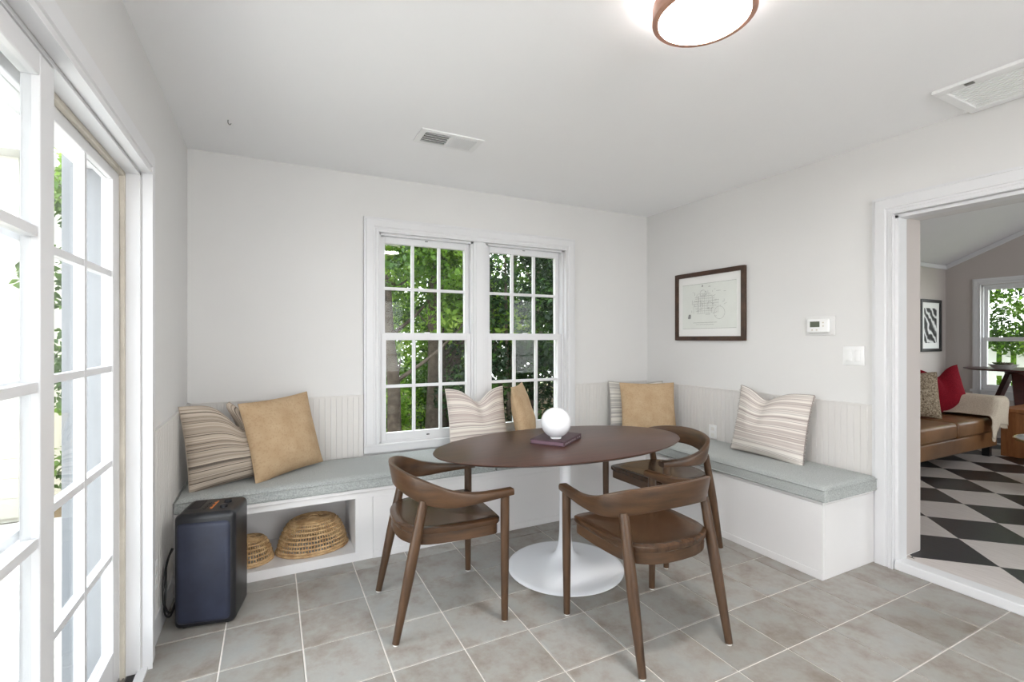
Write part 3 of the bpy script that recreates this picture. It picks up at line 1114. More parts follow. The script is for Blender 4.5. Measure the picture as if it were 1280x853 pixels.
# ------------------------------------------------------------------ throw pillows
def pillow(w, h, t, mat, loc, yaw, lean, roll=0.0, dent=0.0, uc=0.0, fold=0.0, n=30, seam=True, fringe=False, seed=0.0, bow=0.05, name='throw_pillow'):
    vs, uvs, fs = [], [], []

    def pt(u, v, side):
        s = (v + 1) / 2
        x = w / 2 * u * (1 - bow * (1 - v * v))
        z = h / 2 + h / 2 * v * (1 - bow * (1 - u * u))
        f = (max(0, 1 - u * u) * max(0, 1 - v * v)) ** 0.5
        f = 0.25 * f + 0.75 * (max(0, 1 - abs(u) ** 2.6) * max(0, 1 - abs(v) ** 2.6)) ** 0.62
        sag = 1.08 - 0.22 * v
        if dent:
            g = math.exp(-((u - uc) / 0.42) ** 2)
            z -= dent * g * s ** 2.2
            x += (0.10 * w) * (-(u - uc)) * g * s ** 2
            f *= 1 - 0.55 * math.exp(-((u - uc) / 0.10) ** 2) * s ** 3
            f *= 1 + 0.25 * math.exp(-((abs(u - uc) - 0.35) / 0.2) ** 2) * s ** 2
        back = 0.0
        if fold:
            q = min(1, max(0, (u - 0.25) / 0.75))
            q = q * q * (3 - 2 * q) * s ** 2.5
            x -= fold * q
            back = 0.045 * q
        wr = mnoise.noise(Vector((u * 2.2 + seed, v * 2.2, side * 3.0 + seed))) * 0.06 + mnoise.noise(Vector((u * 6 + seed, v * 6, side))) * 0.02
        y = side * t / 2 * f * sag * (1 + wr * 2.2) + back
        return (x, y, z)
    idx = {}
    for side in (-1, 1):
        for i in range(n + 1):
            for j in range(n + 1):
                if side == 1 and (i in (0, n) or j in (0, n)):
                    idx[(side, i, j)] = idx[(-1, i, j)]
                    continue
                # finer sampling near the rim
                u = math.sin((i / n * 2 - 1) * math.pi / 2)
                v = math.sin((j / n * 2 - 1) * math.pi / 2)
                idx[(side, i, j)] = len(vs)
                vs.append(pt(u, v, side))
                uvs.append(((u + 1) / 2, (v + 1) / 2))
    for side in (-1, 1):
        for i in range(n):
            for j in range(n):
                q = (idx[(side, i, j)], idx[(side, i + 1, j)], idx[(side, i + 1, j + 1)], idx[(side, i, j + 1)])
                fs.append(q if side == -1 else q[::-1])
    me = bpy.data.meshes.new(name)
    me.from_pydata(vs, [], fs)
    me.polygons.foreach_set('use_smooth', [True] * len(me.polygons))
    ul = me.uv_layers.new(name='UVMap')
    li = np.empty(len(me.loops), dtype=np.int32)
    me.loops.foreach_get('vertex_index', li)
    ul.data.foreach_set('uv', np.array(uvs, dtype=np.float32)[li].ravel())
    me.materials.append(M[mat])
    o = link(name, me)
    rot = Matrix.Rotation(R(yaw), 4, 'Z') @ Matrix.Rotation(R(-lean), 4, 'X') @ Matrix.Rotation(R(roll), 4, 'Y')
    o.matrix_world = Matrix.Translation(loc) @ rot
    if seam:
        rim = []
        N = 20
        for k in range(N):
            rim.append(pt(-1 + 2 * k / N, -1, 1))
        for k in range(N):
            rim.append(pt(1, -1 + 2 * k / N, 1))
        for k in range(N):
            rim.append(pt(1 - 2 * k / N, 1, 1))
        for k in range(N):
            rim.append(pt(-1, 1 - 2 * k / N, 1))
        s = MB().tube(rim, 0.0028, 6, closed=True).build('seam', mat, o)
    if fringe:
        b = MB()
        for sx in (-1, 1):
            for k in range(70):
                v = -0.98 + 1.96 * k / 69
                p = Vector(pt(sx, v, 1))
                d = Vector((sx * random.uniform(0.006, 0.013), random.uniform(-0.004, 0.004), random.uniform(-0.006, 0.006)))
                b.tube([p, p + d], [0.0018, 0.0008], 4)
        stuff(b.build('fringe', mat, o))
    return o


CT = 0.492
PG = 'throw pillows on the benches'
P = pillow(0.44, 0.46, 0.17, 'stripe_a', (0.266, -0.360, CT), 25, 10, -3, 0.15, 0.30, fold=0.175, seed=1.2)
tag(P, 'dark striped linen pillow with a dented top in the left corner of the window bench', 'pillow', PG)
P = pillow(0.47, 0.46, 0.15, 'tan', (0.560, -0.290, CT + 0.004), 37, 15, -3, 0.0, seed=4.7)
tag(P, 'tan dotted pillow leaning on the striped pillow in the left corner', 'pillow', PG)
P = pillow(0.47, 0.45, 0.15, 'stripe_b', (1.815, -0.215, CT), 2, 13, 0, 0.10, 0.05, seed=8.1)
tag(P, 'cream striped pillow with a notched top leaning against the middle of the window', 'pillow', PG)
P = pillow(0.46, 0.46, 0.13, 'tan', (2.225, -0.205, CT), 52, 12, 0, 0.0, seed=2.9)
tag(P, 'tan pillow turned sideways between the window and the oval table', 'pillow', PG)
P = pillow(0.48, 0.44, 0.12, 'stripe_c', (3.285, -0.235, CT), -27, 12, 0, 0.04, 0.0, seed=5.5)
tag(P, 'grey and white striped pillow mostly hidden behind the tan pillow in the right corner', 'pillow', PG)
P = pillow(0.46, 0.44, 0.14, 'tan', (3.262, -0.40, CT), -27, 12, 0, 0.0, seed=6.6)
tag(P, 'tan pillow standing upright in the right corner behind the chair', 'pillow', PG)
P = pillow(0.50, 0.46, 0.16, 'stripe_d', (3.390, -1.345, CT + 0.010), -86, 11, 3, 0.07, -0.2, seed=3.3, fringe=True)
tag(P, 'pale striped pillow with frayed edges alone on the right-hand bench', 'pillow', PG)


# ------------------------------------------------------------------ oval pedestal table
table = tag(empty('pedestal_table', (1.94, -1.15, 0)), 'oval dark walnut dining table on a white tulip pedestal', 'table')
prof = [(0.0, 0.686), (0.955, 0.694), (0.992, 0.7025), (1.0, 0.707), (0.997, 0.7095), (0.99, 0.7105), (0.0, 0.7105)]
MB().lathe(prof, 96, (0, 0, 0), 0.765, 0.43).build('tabletop', 'table_wood', table, 25)
prof = [(0.318, 0.014), (0.25, 0.021), (0.18, 0.031), (0.125, 0.044), (0.085, 0.060), (0.060, 0.082), (0.046, 0.110), (0.038, 0.150),
        (0.034, 0.21), (0.0325, 0.30), (0.032, 0.42), (0.0325, 0.54), (0.035, 0.63), (0.042, 0.672), (0.06, 0.690)]
prof = [(0.0, 0.0), (0.318, 0.0), (0.326, 0.005), (0.326, 0.009)] + [tuple(p) for p in catmull(prof, 4)] + [(0.0, 0.690)]
MB().lathe(prof, 64).build('pedestal', 'white_gloss', table, 50)

# ------------------------------------------------------------------ dining chairs


def chair_legs_mb(p0, p1, r):
    n = len(r)
    return MB().tube([Vector(p0).lerp(Vector(p1), k / (n - 1)) for k in range(n)], r, 14)


def make_chair():
    root = empty('dining_chair')
    # seat: saddle surface with rounded back
    half = [(0.238, 0.0), (0.240, 0.10), (0.240, 0.195), (0.232, 0.226), (0.205, 0.238), (0.10, 0.243), (0.0, 0.240), (-0.09, 0.230), (-0.150, 0.205), (-0.19, 0.155), (-0.214, 0.085), (-0.220, 0.0)]
    half = [tuple(p) for p in catmull(half, 3)]
    outline = [(x, y) for x, y in half] + [(x, -y) for x, y in half[-2:0:-1]]

    def seat_surface(sc, z, dip):
        return [(x * sc, y * sc, z - dip * (1 - sc ** 2) - 0.006 * max(0, (abs(y * sc) / 0.24)) ** 3 * 0) for x, y in outline]
    b = MB()
    rings = [seat_surface(s, 0.468, 0.014) for s in (1.0, 0.97, 0.8, 0.6, 0.4, 0.2)]
    rings[0] = [(x, y, 0.462) for x, y, z in rings[0]]
    m = len(outline)
    vs = [(x * 0.985, y * 0.985, 0.440) for x, y in outline] + [(x, y, 0.446) for x, y in outline]
    for r_ in rings:
        vs += r_
    vs.append((0, 0, 0.468 - 0.014))
    fs = [tuple(range(m))[::-1]]
    nr = len(rings) + 2
    for i in range(nr - 1):
        for k in range(m):
            fs.append((i * m + k, i * m + (k + 1) % m, (i + 1) * m + (k + 1) % m, (i + 1) * m + k))
    for k in range(m):
        fs.append(((nr - 1) * m + k, (nr - 1) * m + (k + 1) % m, len(vs) - 1))
    b.add(vs, fs, True)
    b.build('seat', 'chair_seat', root, 50)
    # apron ring under the seat
    inn = [(x * 0.90, y * 0.90) for x, y in outline]
    out = [(x * 0.965, y * 0.965) for x, y in outline]
    vs = []
    for (poly, z) in ((out, 0.440), (out, 0.392), (inn, 0.392), (inn, 0.440)):
        vs += [(x, y, z) for x, y in poly]
    fs = []
    for i in range(4):
        for k in range(m):
            fs.append((i * m + k, i * m + (k + 1) % m, ((i + 1) % 4) * m + (k + 1) % m, ((i + 1) % 4) * m + k))
    MB().add(vs, fs, True).build('apron', 'chair_wood', root, 50)
    for s in (1, -1):
        lg = chair_legs_mb((0.245, 0.260 * s, 0.006), (0.246, 0.262 * s, 0.578), [0.0155, 0.0175, 0.0195, 0.0205, 0.0205]).build('leg', 'chair_leg', root)
        MB().lathe([(0.012, 0.0), (0.0125, 0.007)], 14, (0.245, 0.260 * s, 0)).build('foot_pad', 'felt', lg)
    for s in (1, -1):
        lg = chair_legs_mb((-0.245, 0.236 * s, 0.006), (-0.122, 0.226 * s, 0.590), [0.0155, 0.018, 0.021, 0.0235, 0.0235, 0.021, 0.0195]).build('leg', 'chair_leg', root)
        MB().lathe([(0.012, 0.0), (0.0125, 0.007)], 14, (-0.245, 0.236 * s, 0)).build('foot_pad', 'felt', lg)
    # bent back and arm rail
    st = [(0.282, 0.258, 0.606, 0.575, 0.046), (0.20, 0.268, 0.607, 0.570, 0.046), (0.10, 0.276, 0.612, 0.562, 0.042), (0.0, 0.274, 0.632, 0.556, 0.034),
          (-0.07, 0.260, 0.660, 0.562, 0.028), (-0.13, 0.226, 0.686, 0.576, 0.024), (-0.178, 0.155, 0.702, 0.594, 0.022), (-0.203, 0.075, 0.710, 0.604, 0.022), (-0.211, 0.0, 0.712, 0.607, 0.022)]
    full = st + [(x, -y, a, c, t) for x, y, a, c, t in st[-2::-1]]
    sm = catmull(full, 5)
    vs, fs = [], []
    K = 12
    for i, (x, y, zt, zb, t) in enumerate(sm):
        a = sm[max(0, i - 1)]
        c = sm[min(len(sm) - 1, i + 1)]
        d = Vector((c[0] - a[0], c[1] - a[1], 0)).normalized()
        nr_ = Vector((-d.y, d.x, 0))
        hh, hw = (zt - zb) / 2, t / 2
        zc = (zt + zb) / 2
        rr = min(hh, hw) * 0.55
        ring = []
        for (sx, sz, a0) in ((1, 1, 0), (-1, 1, 90), (-1, -1, 180), (1, -1, 270)):
            for q in range(3):
                ang = R(a0 + q * 45)
                ring.append(((hw - rr) * sx + rr * math.cos(ang), (hh - rr) * sz + rr * math.sin(ang)))
        for p, q in ring:
            # the upright back leans outward at its top
            lean_ = -(q / max(hh, 1e-4)) * 0.010 * min(1, max(0, (0.1 - x) / 0.25))
            vs.append(Vector((x, y, zc + q)) + nr_ * (p + lean_))
    n = len(sm)
    for i in range(n - 1):
        for k in range(K):
            fs.append((i * K + k, i * K + (k + 1) % K, (i + 1) * K + (k + 1) % K, (i + 1) * K + k))
    fs += [tuple(range(K))[::-1], tuple((n - 1) * K + k for k in range(K))]
    MB().add(vs, fs, True).build('backrest', 'chair_wood', root, 40)
    return root


chair = make_chair()
spots = [(1.175, -1.190, -2.6, 'walnut armchair on the left side of the oval table, facing right'),
         (1.948, -1.796, 89.5, 'walnut armchair nearest the camera with its curved back turned to us'),
         (2.676, -1.152, 182.0, 'walnut armchair at the right end of the table, half hidden by it')]
for k, (x, y, a, lab) in enumerate(spots):
    c = chair if k == 0 else copy_tree(chair)
    c.location = (x, y, 0)
    c.rotation_euler = (0, 0, R(a))
    tag(c, lab, 'chair', 'walnut armchairs round the oval table')

# ------------------------------------------------------------------ book and globe lamp on the table
TT = 0.711
ang = math.atan2(-1.285 + 1.09, 1.835 - 1.753)
bk = tag(empty('book', (1.912, -1.100, TT), R(-54)), 'thin plum hardback book lying on the oval table under the white globe', 'book')
hw, hl = 0.100, 0.142
MB().rbox((-hw, -hl, 0.0215), (hw, hl, 0.0255), 0.001, 1).build('cover', 'book', bk)
MB().rbox((-hw, -hl, 0.0), (hw, hl, 0.004), 0.001, 1).build('cover', 'book', bk)
MB().box((-hw + 0.004, -hl + 0.003, 0.0041), (hw - 0.0035, hl - 0.003, 0.0214)).build('page_block', 'book_edge', bk)
MB().rbox((hw - 0.003, -hl, 0.0), (hw + 0.001, hl, 0.0255), 0.001, 1).build('spine', 'book', bk)
b = MB()
for k, (yy, ln, zz) in enumerate([(-0.118, 0.012, 0.012), (-0.098, 0.016, 0.012), (-0.072, 0.018, 0.012), (-0.046, 0.020, 0.012), (-0.018, 0.014, 0.013), (0.004, 0.018, 0.012), (0.030, 0.016, 0.012), (0.075, 0.012, 0.012), (0.105, 0.014, 0.012)]):
    b.box((hw + 0.0008, yy, zz - 0.0035), (hw + 0.0014, yy + ln, zz - 0.0022)).box((hw + 0.0008, yy, zz + 0.0022), (hw + 0.0014, yy + ln * 0.8, zz + 0.0035)).box((hw + 0.0008, yy, zz - 0.0035), (hw + 0.0014, yy + 0.002, zz + 0.0035))
stuff(b.build('spine_print', 'white_print', bk))
gl = tag(empty('globe_lamp', (1.878, -1.150, TT + 0.0257)), 'round white glass globe lamp resting on the plum book', 'lamp')
prof = [(0.0, 0.006)] + [(0.084 * math.sin(R(a)), 0.088 - 0.084 * math.cos(R(a))) for a in range(12, 180, 6)] + [(0.0, 0.172)]
MB().lathe(prof, 48).build('globe', 'white_gloss', gl, 80)
MB().lathe([(0.0, 0.0), (0.030, 0.0), (0.031, 0.008), (0.028, 0.0115), (0.0, 0.0115)], 32).build('base', 'plastic_white', gl)

# ------------------------------------------------------------------ party speaker
sp = tag(empty('loudspeaker', (0.203, -0.806, 0), R(-11)), 'tall black rounded portable loudspeaker standing on the floor by the left wall', 'speaker')
b = MB().rbox((-0.122, -0.105, 0.003), (0.122, 0.125, 0.512), 0.026, 5)
b.build('body', 'speaker_body', sp, 60)
b = MB().rbox((-0.112, -0.116, 0.022), (0.106, -0.060, 0.478), 0.024, 4)
b.build('front_grille', 'grille', sp, 60)
b = MB()
for x in (-0.085, 0.085):
    for y in (-0.07, 0.09):
        b = MB().lathe([(0.014, 0.0), (0.014, 0.0045)], 12, (x, y, 0))
        b.build('foot', 'rubber', sp)
MB().rbox((-0.095, -0.02, 0.5105), (-0.045, 0.09, 0.5135), 0.001, 1).build('handle_recess', 'track_dark', sp)
for x, y in ((0.055, -0.025), (0.055, 0.045)):
    MB().lathe([(0.017, 0.511), (0.016, 0.522), (0.013, 0.524), (0.0, 0.524)], 20, (x, y, 0)).build('knob', 'rubber', sp)
b = MB()
for k in range(7):
    yy = -0.045 + k * 0.017
    b.box((0.004 - 0.006 * (k % 2), yy, 0.5115), (0.012, yy + 0.011, 0.5128))
b.build('control_print', 'orange_print', sp)
for k in range(4):
    MB().rbox((-0.028, -0.045 + 0.026 * k, 0.511), (-0.014, -0.029 + 0.026 * k, 0.515), 0.002, 1).build('button', 'rubber', sp)
cab = []
for k, p in enumerate([(0.035, -0.70, 0.30), (0.030, -0.78, 0.29), (0.028, -0.86, 0.24), (0.030, -0.895, 0.16), (0.040, -0.88, 0.10), (0.052, -0.85, 0.075), (0.062, -0.82, 0.10)]):
    cab.append(p)
cable = MB().tube([tuple(p) for p in catmull(cab, 5)], 0.0045, 8)
cable.tube([tuple(p) for p in catmull([(0.034, -0.72, 0.31), (0.026, -0.80, 0.27), (0.034, -0.865, 0.18), (0.030, -0.87, 0.09), (0.044, -0.84, 0.05), (0.056, -0.80, 0.07)], 5)], 0.004, 8)
part(cable, 'power_cord', 'cable', sp)


# ------------------------------------------------------------------ woven baskets in the niche
def basket(label, loc, a, b_, h, rz, rings, stakes):
    root = tag(empty('woven_basket', loc, rz), label, 'basket', 'upturned rattan baskets in the bench niche')
    prof = catmull([(0.985, 0.018), (0.965, 0.20), (0.92, 0.40), (0.85, 0.60), (0.75, 0.80), (0.62, 0.94), (0.50, 0.985)], 8)

    def at(s):
        f = s * (len(prof) - 1)
        i = min(int(f), len(prof) - 2)
        p = prof[i] * (1 - (f - i)) + prof[i + 1] * (f - i)
        return p[0], p[1] * h
    co = MB()
    for k in range(1, rings + 1):
        r_, z = at(k / rings)
        co.tube([(a * r_ * math.cos(t), b_ * r_ * math.sin(t), z) for t in np.linspace(0, 2 * math.pi, 49)[:-1]], 0.0052, 6, closed=True)
    stuff(co.build('coil', 'rattan', root))
    tp = MB()
    rr = 0.48
    while rr > 0.03:
        tp.tube([(a * rr * math.cos(t), b_ * rr * math.sin(t), h * 0.985 + 0.004 * (0.5 - rr)) for t in np.linspace(0, 2 * math.pi, 37)[:-1]], 0.0046, 6, closed=True)
        rr -= 0.0085 / ((a + b_) / 2)
    stuff(tp.build('top_coil', 'rattan', root))
    sk = MB()
    for k in range(stakes):
        t = 2 * math.pi * k / stakes
        pts = []
        for q in range(9):
            r_, z = at(q / 8)
            pts.append((a * (r_ - 0.012) * math.cos(t), b_ * (r_ - 0.012) * math.sin(t), z))
        sk.tube(pts, 0.0034, 4)
    stuff(sk.build('stake', 'rattan', root))
    rim = MB()
    rim.tube([(a * 1.0 * math.cos(t), b_ * 1.0 * math.sin(t), 0.0078) for t in np.linspace(0, 2 * math.pi, 49)[:-1]], 0.0075, 8, closed=True)
    rim.tube([(a * 0.975 * math.cos(t), b_ * 0.975 * math.sin(t), 0.021) for t in np.linspace(0, 2 * math.pi, 49)[:-1]], 0.0065, 8, closed=True)
    rim.build('rim', 'rattan', root)
    hd = MB().tube([tuple(p) for p in catmull([(-0.03, 0, h * 0.985), (-0.02, 0, h * 0.985 + 0.012), (0.0, 0, h * 0.985 + 0.015), (0.02, 0, h * 0.985 + 0.012), (0.03, 0, h * 0.985)], 3)], 0.004, 6)
    hd.build('loop', 'rattan', root)
    return root


basket('large oval upturned rattan basket in the niche of the window bench', (0.672, -0.345, 0.0505), 0.198, 0.152, 0.180, R(6), 10, 72)
basket('small round upturned rattan basket beside the loudspeaker in the niche', (0.342, -0.385, 0.0505), 0.118, 0.110, 0.130, 0, 7, 50)

# ------------------------------------------------------------------ things on the walls and ceiling
# framed plan drawing on the right wall
pf = tag(empty('picture_frame', (W - 0.001, -0.716, 1.563), R(-90)), 'walnut framed pale line drawing hung on the right wall above the bench', 'picture')


def frame_thing(root, w, h, fw, d, mat):
    f = MB()
    f.box((-w / 2, -d, -h / 2), (-w / 2 + fw, 0, h / 2)).box((w / 2 - fw, -d, -h / 2), (w / 2, 0, h / 2))
    f.box((-w / 2 + fw, -d, -h / 2), (w / 2 - fw, 0, -h / 2 + fw)).box((-w / 2 + fw, -d, h / 2 - fw), (w / 2 - fw, 0, h / 2))
    bevel(f.build('frame', mat, root), 0.002)


frame_thing(pf, 0.684, 0.560, 0.034, 0.024, 'frame_wood')
MB().box((-0.309, -0.010, -0.247), (0.309, -0.002, 0.247)).build('mat', 'mat_board', pf)
MB().box((-0.265, -0.012, -0.185), (0.265, -0.0105, 0.185)).build('print', 'paper', pf)
rnd = random.Random(5)
b = MB()


def line2(mb, xa, za, xb, zb, t=0.0016, y=-0.0128):
    d = Vector((xb - xa, 0, zb - za))
    L = max(d.length, 1e-4)
    n = Vector((-d.z, 0, d.x)) / L * t / 2
    a, c = Vector((xa, y, za)), Vector((xb, y, zb))
    mb.add([a + n, a - n, c - n, c + n], [(0, 1, 2, 3)])


line2(b, -0.262, 0.182, 0.262, 0.182); line2(b, -0.262, -0.182, 0.262, -0.182)
for k in range(9):
    z = -0.06 + 0.02 * k
    line2(b, -0.15 + 0.02 * abs(k - 4) * 0.5, z, 0.10 - 0.02 * abs(k - 4), z, 0.0014)
for k in range(14):
    x = -0.15 + 0.019 * k
    line2(b, x, -0.06, x, 0.04 + 0.07 * math.sin(k / 13 * math.pi), 0.0012)
for k in range(40):
    x, z = rnd.uniform(-0.17, 0.16), rnd.uniform(-0.10, 0.13)
    l_, a_ = rnd.uniform(0.01, 0.045), rnd.choice([0, 90, 0, 90, 45, 20])
    line2(b, x, z, x + l_ * math.cos(R(a_)), z + l_ * math.sin(R(a_)), 0.0018)
for (cx, cz, r_) in ((-0.05, 0.10, 0.03), (-0.085, 0.02, 0.02), (0.02, 0.0, 0.028), (-0.19, -0.085, 0.016), (0.11, -0.06, 0.05)):
    for k in range(16):
        a0, a1 = 2 * math.pi * k / 16, 2 * math.pi * (k + 1) / 16
        line2(b, cx + r_ * math.cos(a0), cz + r_ * math.sin(a0), cx + r_ * math.cos(a1), cz + r_ * math.sin(a1), 0.0015)
for k in range(30):
    line2(b, -0.15 + 0.008 * k, -0.135, -0.146 + 0.008 * k, -0.135, 0.004)
    line2(b, -0.12 + 0.006 * k, -0.150, -0.117 + 0.006 * k, -0.150, 0.003)
for k in range(10):
    line2(b, -0.205 + 0.003 * k, -0.10, -0.195 + 0.002 * k, -0.065, 0.002)
for k in range(5):
    line2(b, -0.062 + 0.002 * k, 0.155, -0.058 + 0.002 * k, 0.172, 0.002)
    line2(b, 0.005 + 0.004 * k, 0.152, 0.008 + 0.004 * k, 0.156, 0.003)
b.build('plan_drawing', 'ink', pf)

# thermostat
tm = tag(empty('thermostat', (W - 0.001, -1.595, 1.378), R(-90)), 'white wall thermostat with a small dark display on the right wall', 'thermostat')
MB().rbox((-0.098, -0.008, -0.060), (0.088, 0, 0.062), 0.0035, 2).build('wall_plate', 'wall', tm)
MB().rbox((-0.078, -0.030, -0.045), (0.062, -0.008, 0.045), 0.010, 4).build('body', 'plastic_white', tm)
MB().box((-0.054, -0.0315, -0.008), (0.006, -0.0302, 0.028)).build('display', 'lcd', tm)
for x, z in ((0.028, 0.020), (0.028, -0.002), (-0.040, -0.026), (-0.012, -0.026)):
    MB().rbox((x - 0.005, -0.0325, z - 0.004), (x + 0.005, -0.0302, z + 0.004), 0.001, 1).build('button', 'worn', tm)
# light switch
sw = tag(empty('light_switch', (W - 0.001, -1.786, 1.193), R(-90)), 'white double rocker light switch plate beside the doorway', 'switch')
MB().rbox((-0.060, -0.006, -0.058), (0.060, 0, 0.058), 0.0025, 2).build('plate', 'plastic_white', sw)
for x in (-0.024, 0.024):
    MB().rbox((x - 0.017, -0.010, -0.034), (x + 0.017, -0.0062, 0.034), 0.002, 2).build('rocker', 'plastic_white', sw)
# outlets
ou = tag(empty('power_outlet', (W - 0.0135, -0.765, 0.555), R(-90)), 'small white outlet plate on the wainscot above the right-hand bench', 'outlet')
MB().rbox((-0.036, -0.005, -0.050), (0.036, 0, 0.058), 0.002, 2).build('plate', 'plastic_white', ou)
for z in (-0.022, 0.026):
    MB().rbox((-0.015, -0.007, z - 0.013), (0.015, -0.0052, z + 0.013), 0.0006, 1).build('socket', 'felt', ou)
ou = tag(empty('power_outlet', (0.0135, -0.975, 0.30), R(90)), 'white outlet plate low on the left wall next to the sliding door', 'outlet')
MB().rbox((-0.036, -0.005, -0.058), (0.036, 0, 0.058), 0.002, 2).build('plate', 'plastic_white', ou)
for z in (-0.024, 0.024):
    MB().rbox((-0.015, -0.007, z - 0.013), (0.015, -0.0052, z + 0.013), 0.0006, 1).build('socket', 'felt', ou)


# flush ceiling lamps
def ceiling_lamp(x, y, label):
    r = tag(empty('ceiling_lamp', (x, y, H)), label, 'lamp')
    MB().lathe([(0.140, -0.034), (0.140, -0.001)], 48).build('base', 'lamp_side', r)
    MB().lathe([(0.158, -0.094), (0.162, -0.090), (0.162, -0.040), (0.158, -0.036), (0.143, -0.036), (0.143, -0.094), (0.158, -0.094)], 64, cap=False).build('rim', 'lamp_rim', r, 30)
    MB().lathe([(0.0, -0.090), (0.1425, -0.089), (0.1425, -0.062), (0.0, -0.062)], 64).build('diffuser', 'lamp_glow', r, 30)
    return r


ceiling_lamp(1.719, -2.318, 'round flush ceiling lamp with a copper-brown rim and glowing white disc')


def fill_globe(x, y, label):  # made-up hanging globe, added out of view to light ceiling and walls
    r = tag(empty('fill_globe_lamp', (x, y, H)), label, 'lamp', 'added fill-light globes behind the camera')
    MB().lathe([(0.0, -0.025), (0.05, -0.024), (0.055, -0.001), (0.0, -0.001)], 32).build('canopy', 'brass', r)
    MB().tube([(0, 0, -0.024), (0, 0, -0.40)], 0.004, 8).build('stem', 'brass', r)
    MB().lathe([(0.0, -0.70)] + [(0.15 * math.sin(R(a)), -0.55 - 0.15 * math.cos(R(a))) for a in range(10, 171, 10)] + [(0.0, -0.40)], 40).build('globe', 'fill_globe_glow', r)
    return r


fill_globe(0.75, -5.3, 'unseen glowing globe added for fill light behind the camera, nearer the sliding door')
fill_globe(1.55, -5.3, 'unseen glowing globe added for fill light behind the camera, farther from the sliding door')

# supply register in the ceiling
vt = tag(empty('ceiling_vent', (1.362, -0.815, H - 0.0005)), 'small white slotted air register in the ceiling near the window', 'vent')
b = MB()
b.box((-0.183, -0.097, -0.008), (0.183, -0.070, 0)).box((-0.183, 0.070, -0.008), (0.183, 0.097, 0))
b.box((-0.183, -0.070, -0.008), (-0.150, 0.070, 0)).box((0.150, -0.070, -0.008), (0.183, 0.070, 0)).box((-0.010, -0.070, -0.008), (0.004, 0.070, 0))
bevel(b.build('frame', 'plastic_white', vt), 0.002)
MB().box((-0.150, -0.070, -0.001), (0.150, 0.070, 0)).build('slot_shade', 'vent_shade', vt)  # dark sheet standing in for shade between the slats; solid ceiling above
for k in range(5):
    y = -0.056 + k * 0.028
    MB().box((-0.150, -0.0012, -0.007), (-0.010, 0.0012, 0.007), Matrix.Translation((0, y, -0.006)) @ Matrix.Rotation(R(-35), 4, 'X')).build('slat', 'plastic_white', vt)
for k in range(12):
    x = 0.012 + k * 0.012
    MB().box((-0.0012, -0.070, -0.007), (0.0012, 0.070, 0.007), Matrix.Translation((x, 0, -0.006)) @ Matrix.Rotation(R(-40), 4, 'Y')).build('slat', 'plastic_white', vt)
# return grille near the right wall
rg = tag(empty('return_grille', (3.386, -2.66, H - 0.0005)), 'large white return-air panel in the ceiling over the doorway side', 'vent')
b = MB()
b.box((-0.20, -0.33, -0.016), (-0.155, 0.33, 0)).box((0.155, -0.33, -0.016), (0.20, 0.33, 0)).box((-0.155, -0.33, -0.016), (0.155, -0.29, 0)).box((-0.155, 0.29, -0.016), (0.155, 0.33, 0))
bevel(b.build('frame', 'plastic_white', rg), 0.003)
MB().box((-0.155, -0.29, -0.006), (0.155, 0.29, 0)).build('grille_panel', 'ceiling', rg)
for k in range(13):
    x = -0.143 + k * 0.0238
    MB().box((x - 0.004, -0.29, -0.010), (x + 0.004, 0.29, -0.0065)).build('slat', 'plastic_white', rg)
for y in (0.20, -0.10):
    MB().rbox((-0.192, y - 0.016, -0.020), (-0.170, y + 0.016, -0.0165), 0.001, 1).build('latch', 'track_metal', rg)
# tiny hook in the ceiling
hk = MB().tube([tuple(p) for p in catmull([(0.248, -0.538, H), (0.248, -0.538, H - 0.014), (0.256, -0.538, H - 0.024), (0.262, -0.538, H - 0.016)], 4)], 0.0022, 6).build('ceiling_hook', 'track_metal')
tag(hk, 'tiny metal hook screwed into the ceiling near the left corner', 'hook')

# ------------------------------------------------------------------ den furniture
# leather sofa
sf = tag(empty('sofa', (6.45, -0.76, FZ)), 'tan leather sofa with low arms seen through the doorway', 'sofa')
part(MB().rbox((5.35, -1.21, 0.155), (7.38, -0.30, 0.315), 0.02, 3), 'base', 'leather', sf)
part(MB().rbox((5.58, -1.235, 0.316), (6.42, -0.52, 0.475), 0.035, 4), 'seat_cushion', 'leather', sf)
part(MB().rbox((6.43, -1.235, 0.316), (7.165, -0.52, 0.475), 0.035, 4), 'seat_cushion', 'leather', sf)
part(MB().rbox((5.35, -0.44, 0.316), (7.38, -0.25, 0.80), 0.04, 4), 'back_frame', 'leather', sf)
part(MB().rbox((5.58, -0.60, 0.470), (6.42, -0.445, 0.84), 0.05, 4), 'back_cushion', 'leather', sf)
part(MB().rbox((6.43, -0.60, 0.470), (7.165, -0.445, 0.84), 0.05, 4), 'back_cushion', 'leather', sf)
for x in (5.35, 7.17):
    part(MB().rbox((x, -1.215, 0.10 if False else 0.316), (x + 0.21, -0.445, 0.650), 0.03, 4), 'arm', 'leather', sf)
for x, y in ((5.44, -1.15), (7.30, -1.15), (5.44, -0.36), (7.30, -0.36)):
    part(MB().box((x - 0.03, y - 0.03, FZ), (x + 0.03, y + 0.03, 0.156)), 'leg', 'black_frame', sf)
P = pillow(0.50, 0.50, 0.17, 'leopard', (6.42, -0.88, 0.485), -38, 16, 4, 0.05, seed=7.7, seam=False)
tag(P, 'brown speckled pillow at the visible end of the leather sofa', 'pillow', 'sofa pillows')
P = pillow(0.52, 0.52, 0.17, 'red', (7.03, -0.90, 0.485), -36, 14, -6, 0.11, 0.1, seed=9.9, seam=False)
tag(P, 'dark red pillow with a notched top on the leather sofa', 'pillow', 'sofa pillows')
# cream throw draped over the sofa arm
nx, ny = 30, 40
vs = []


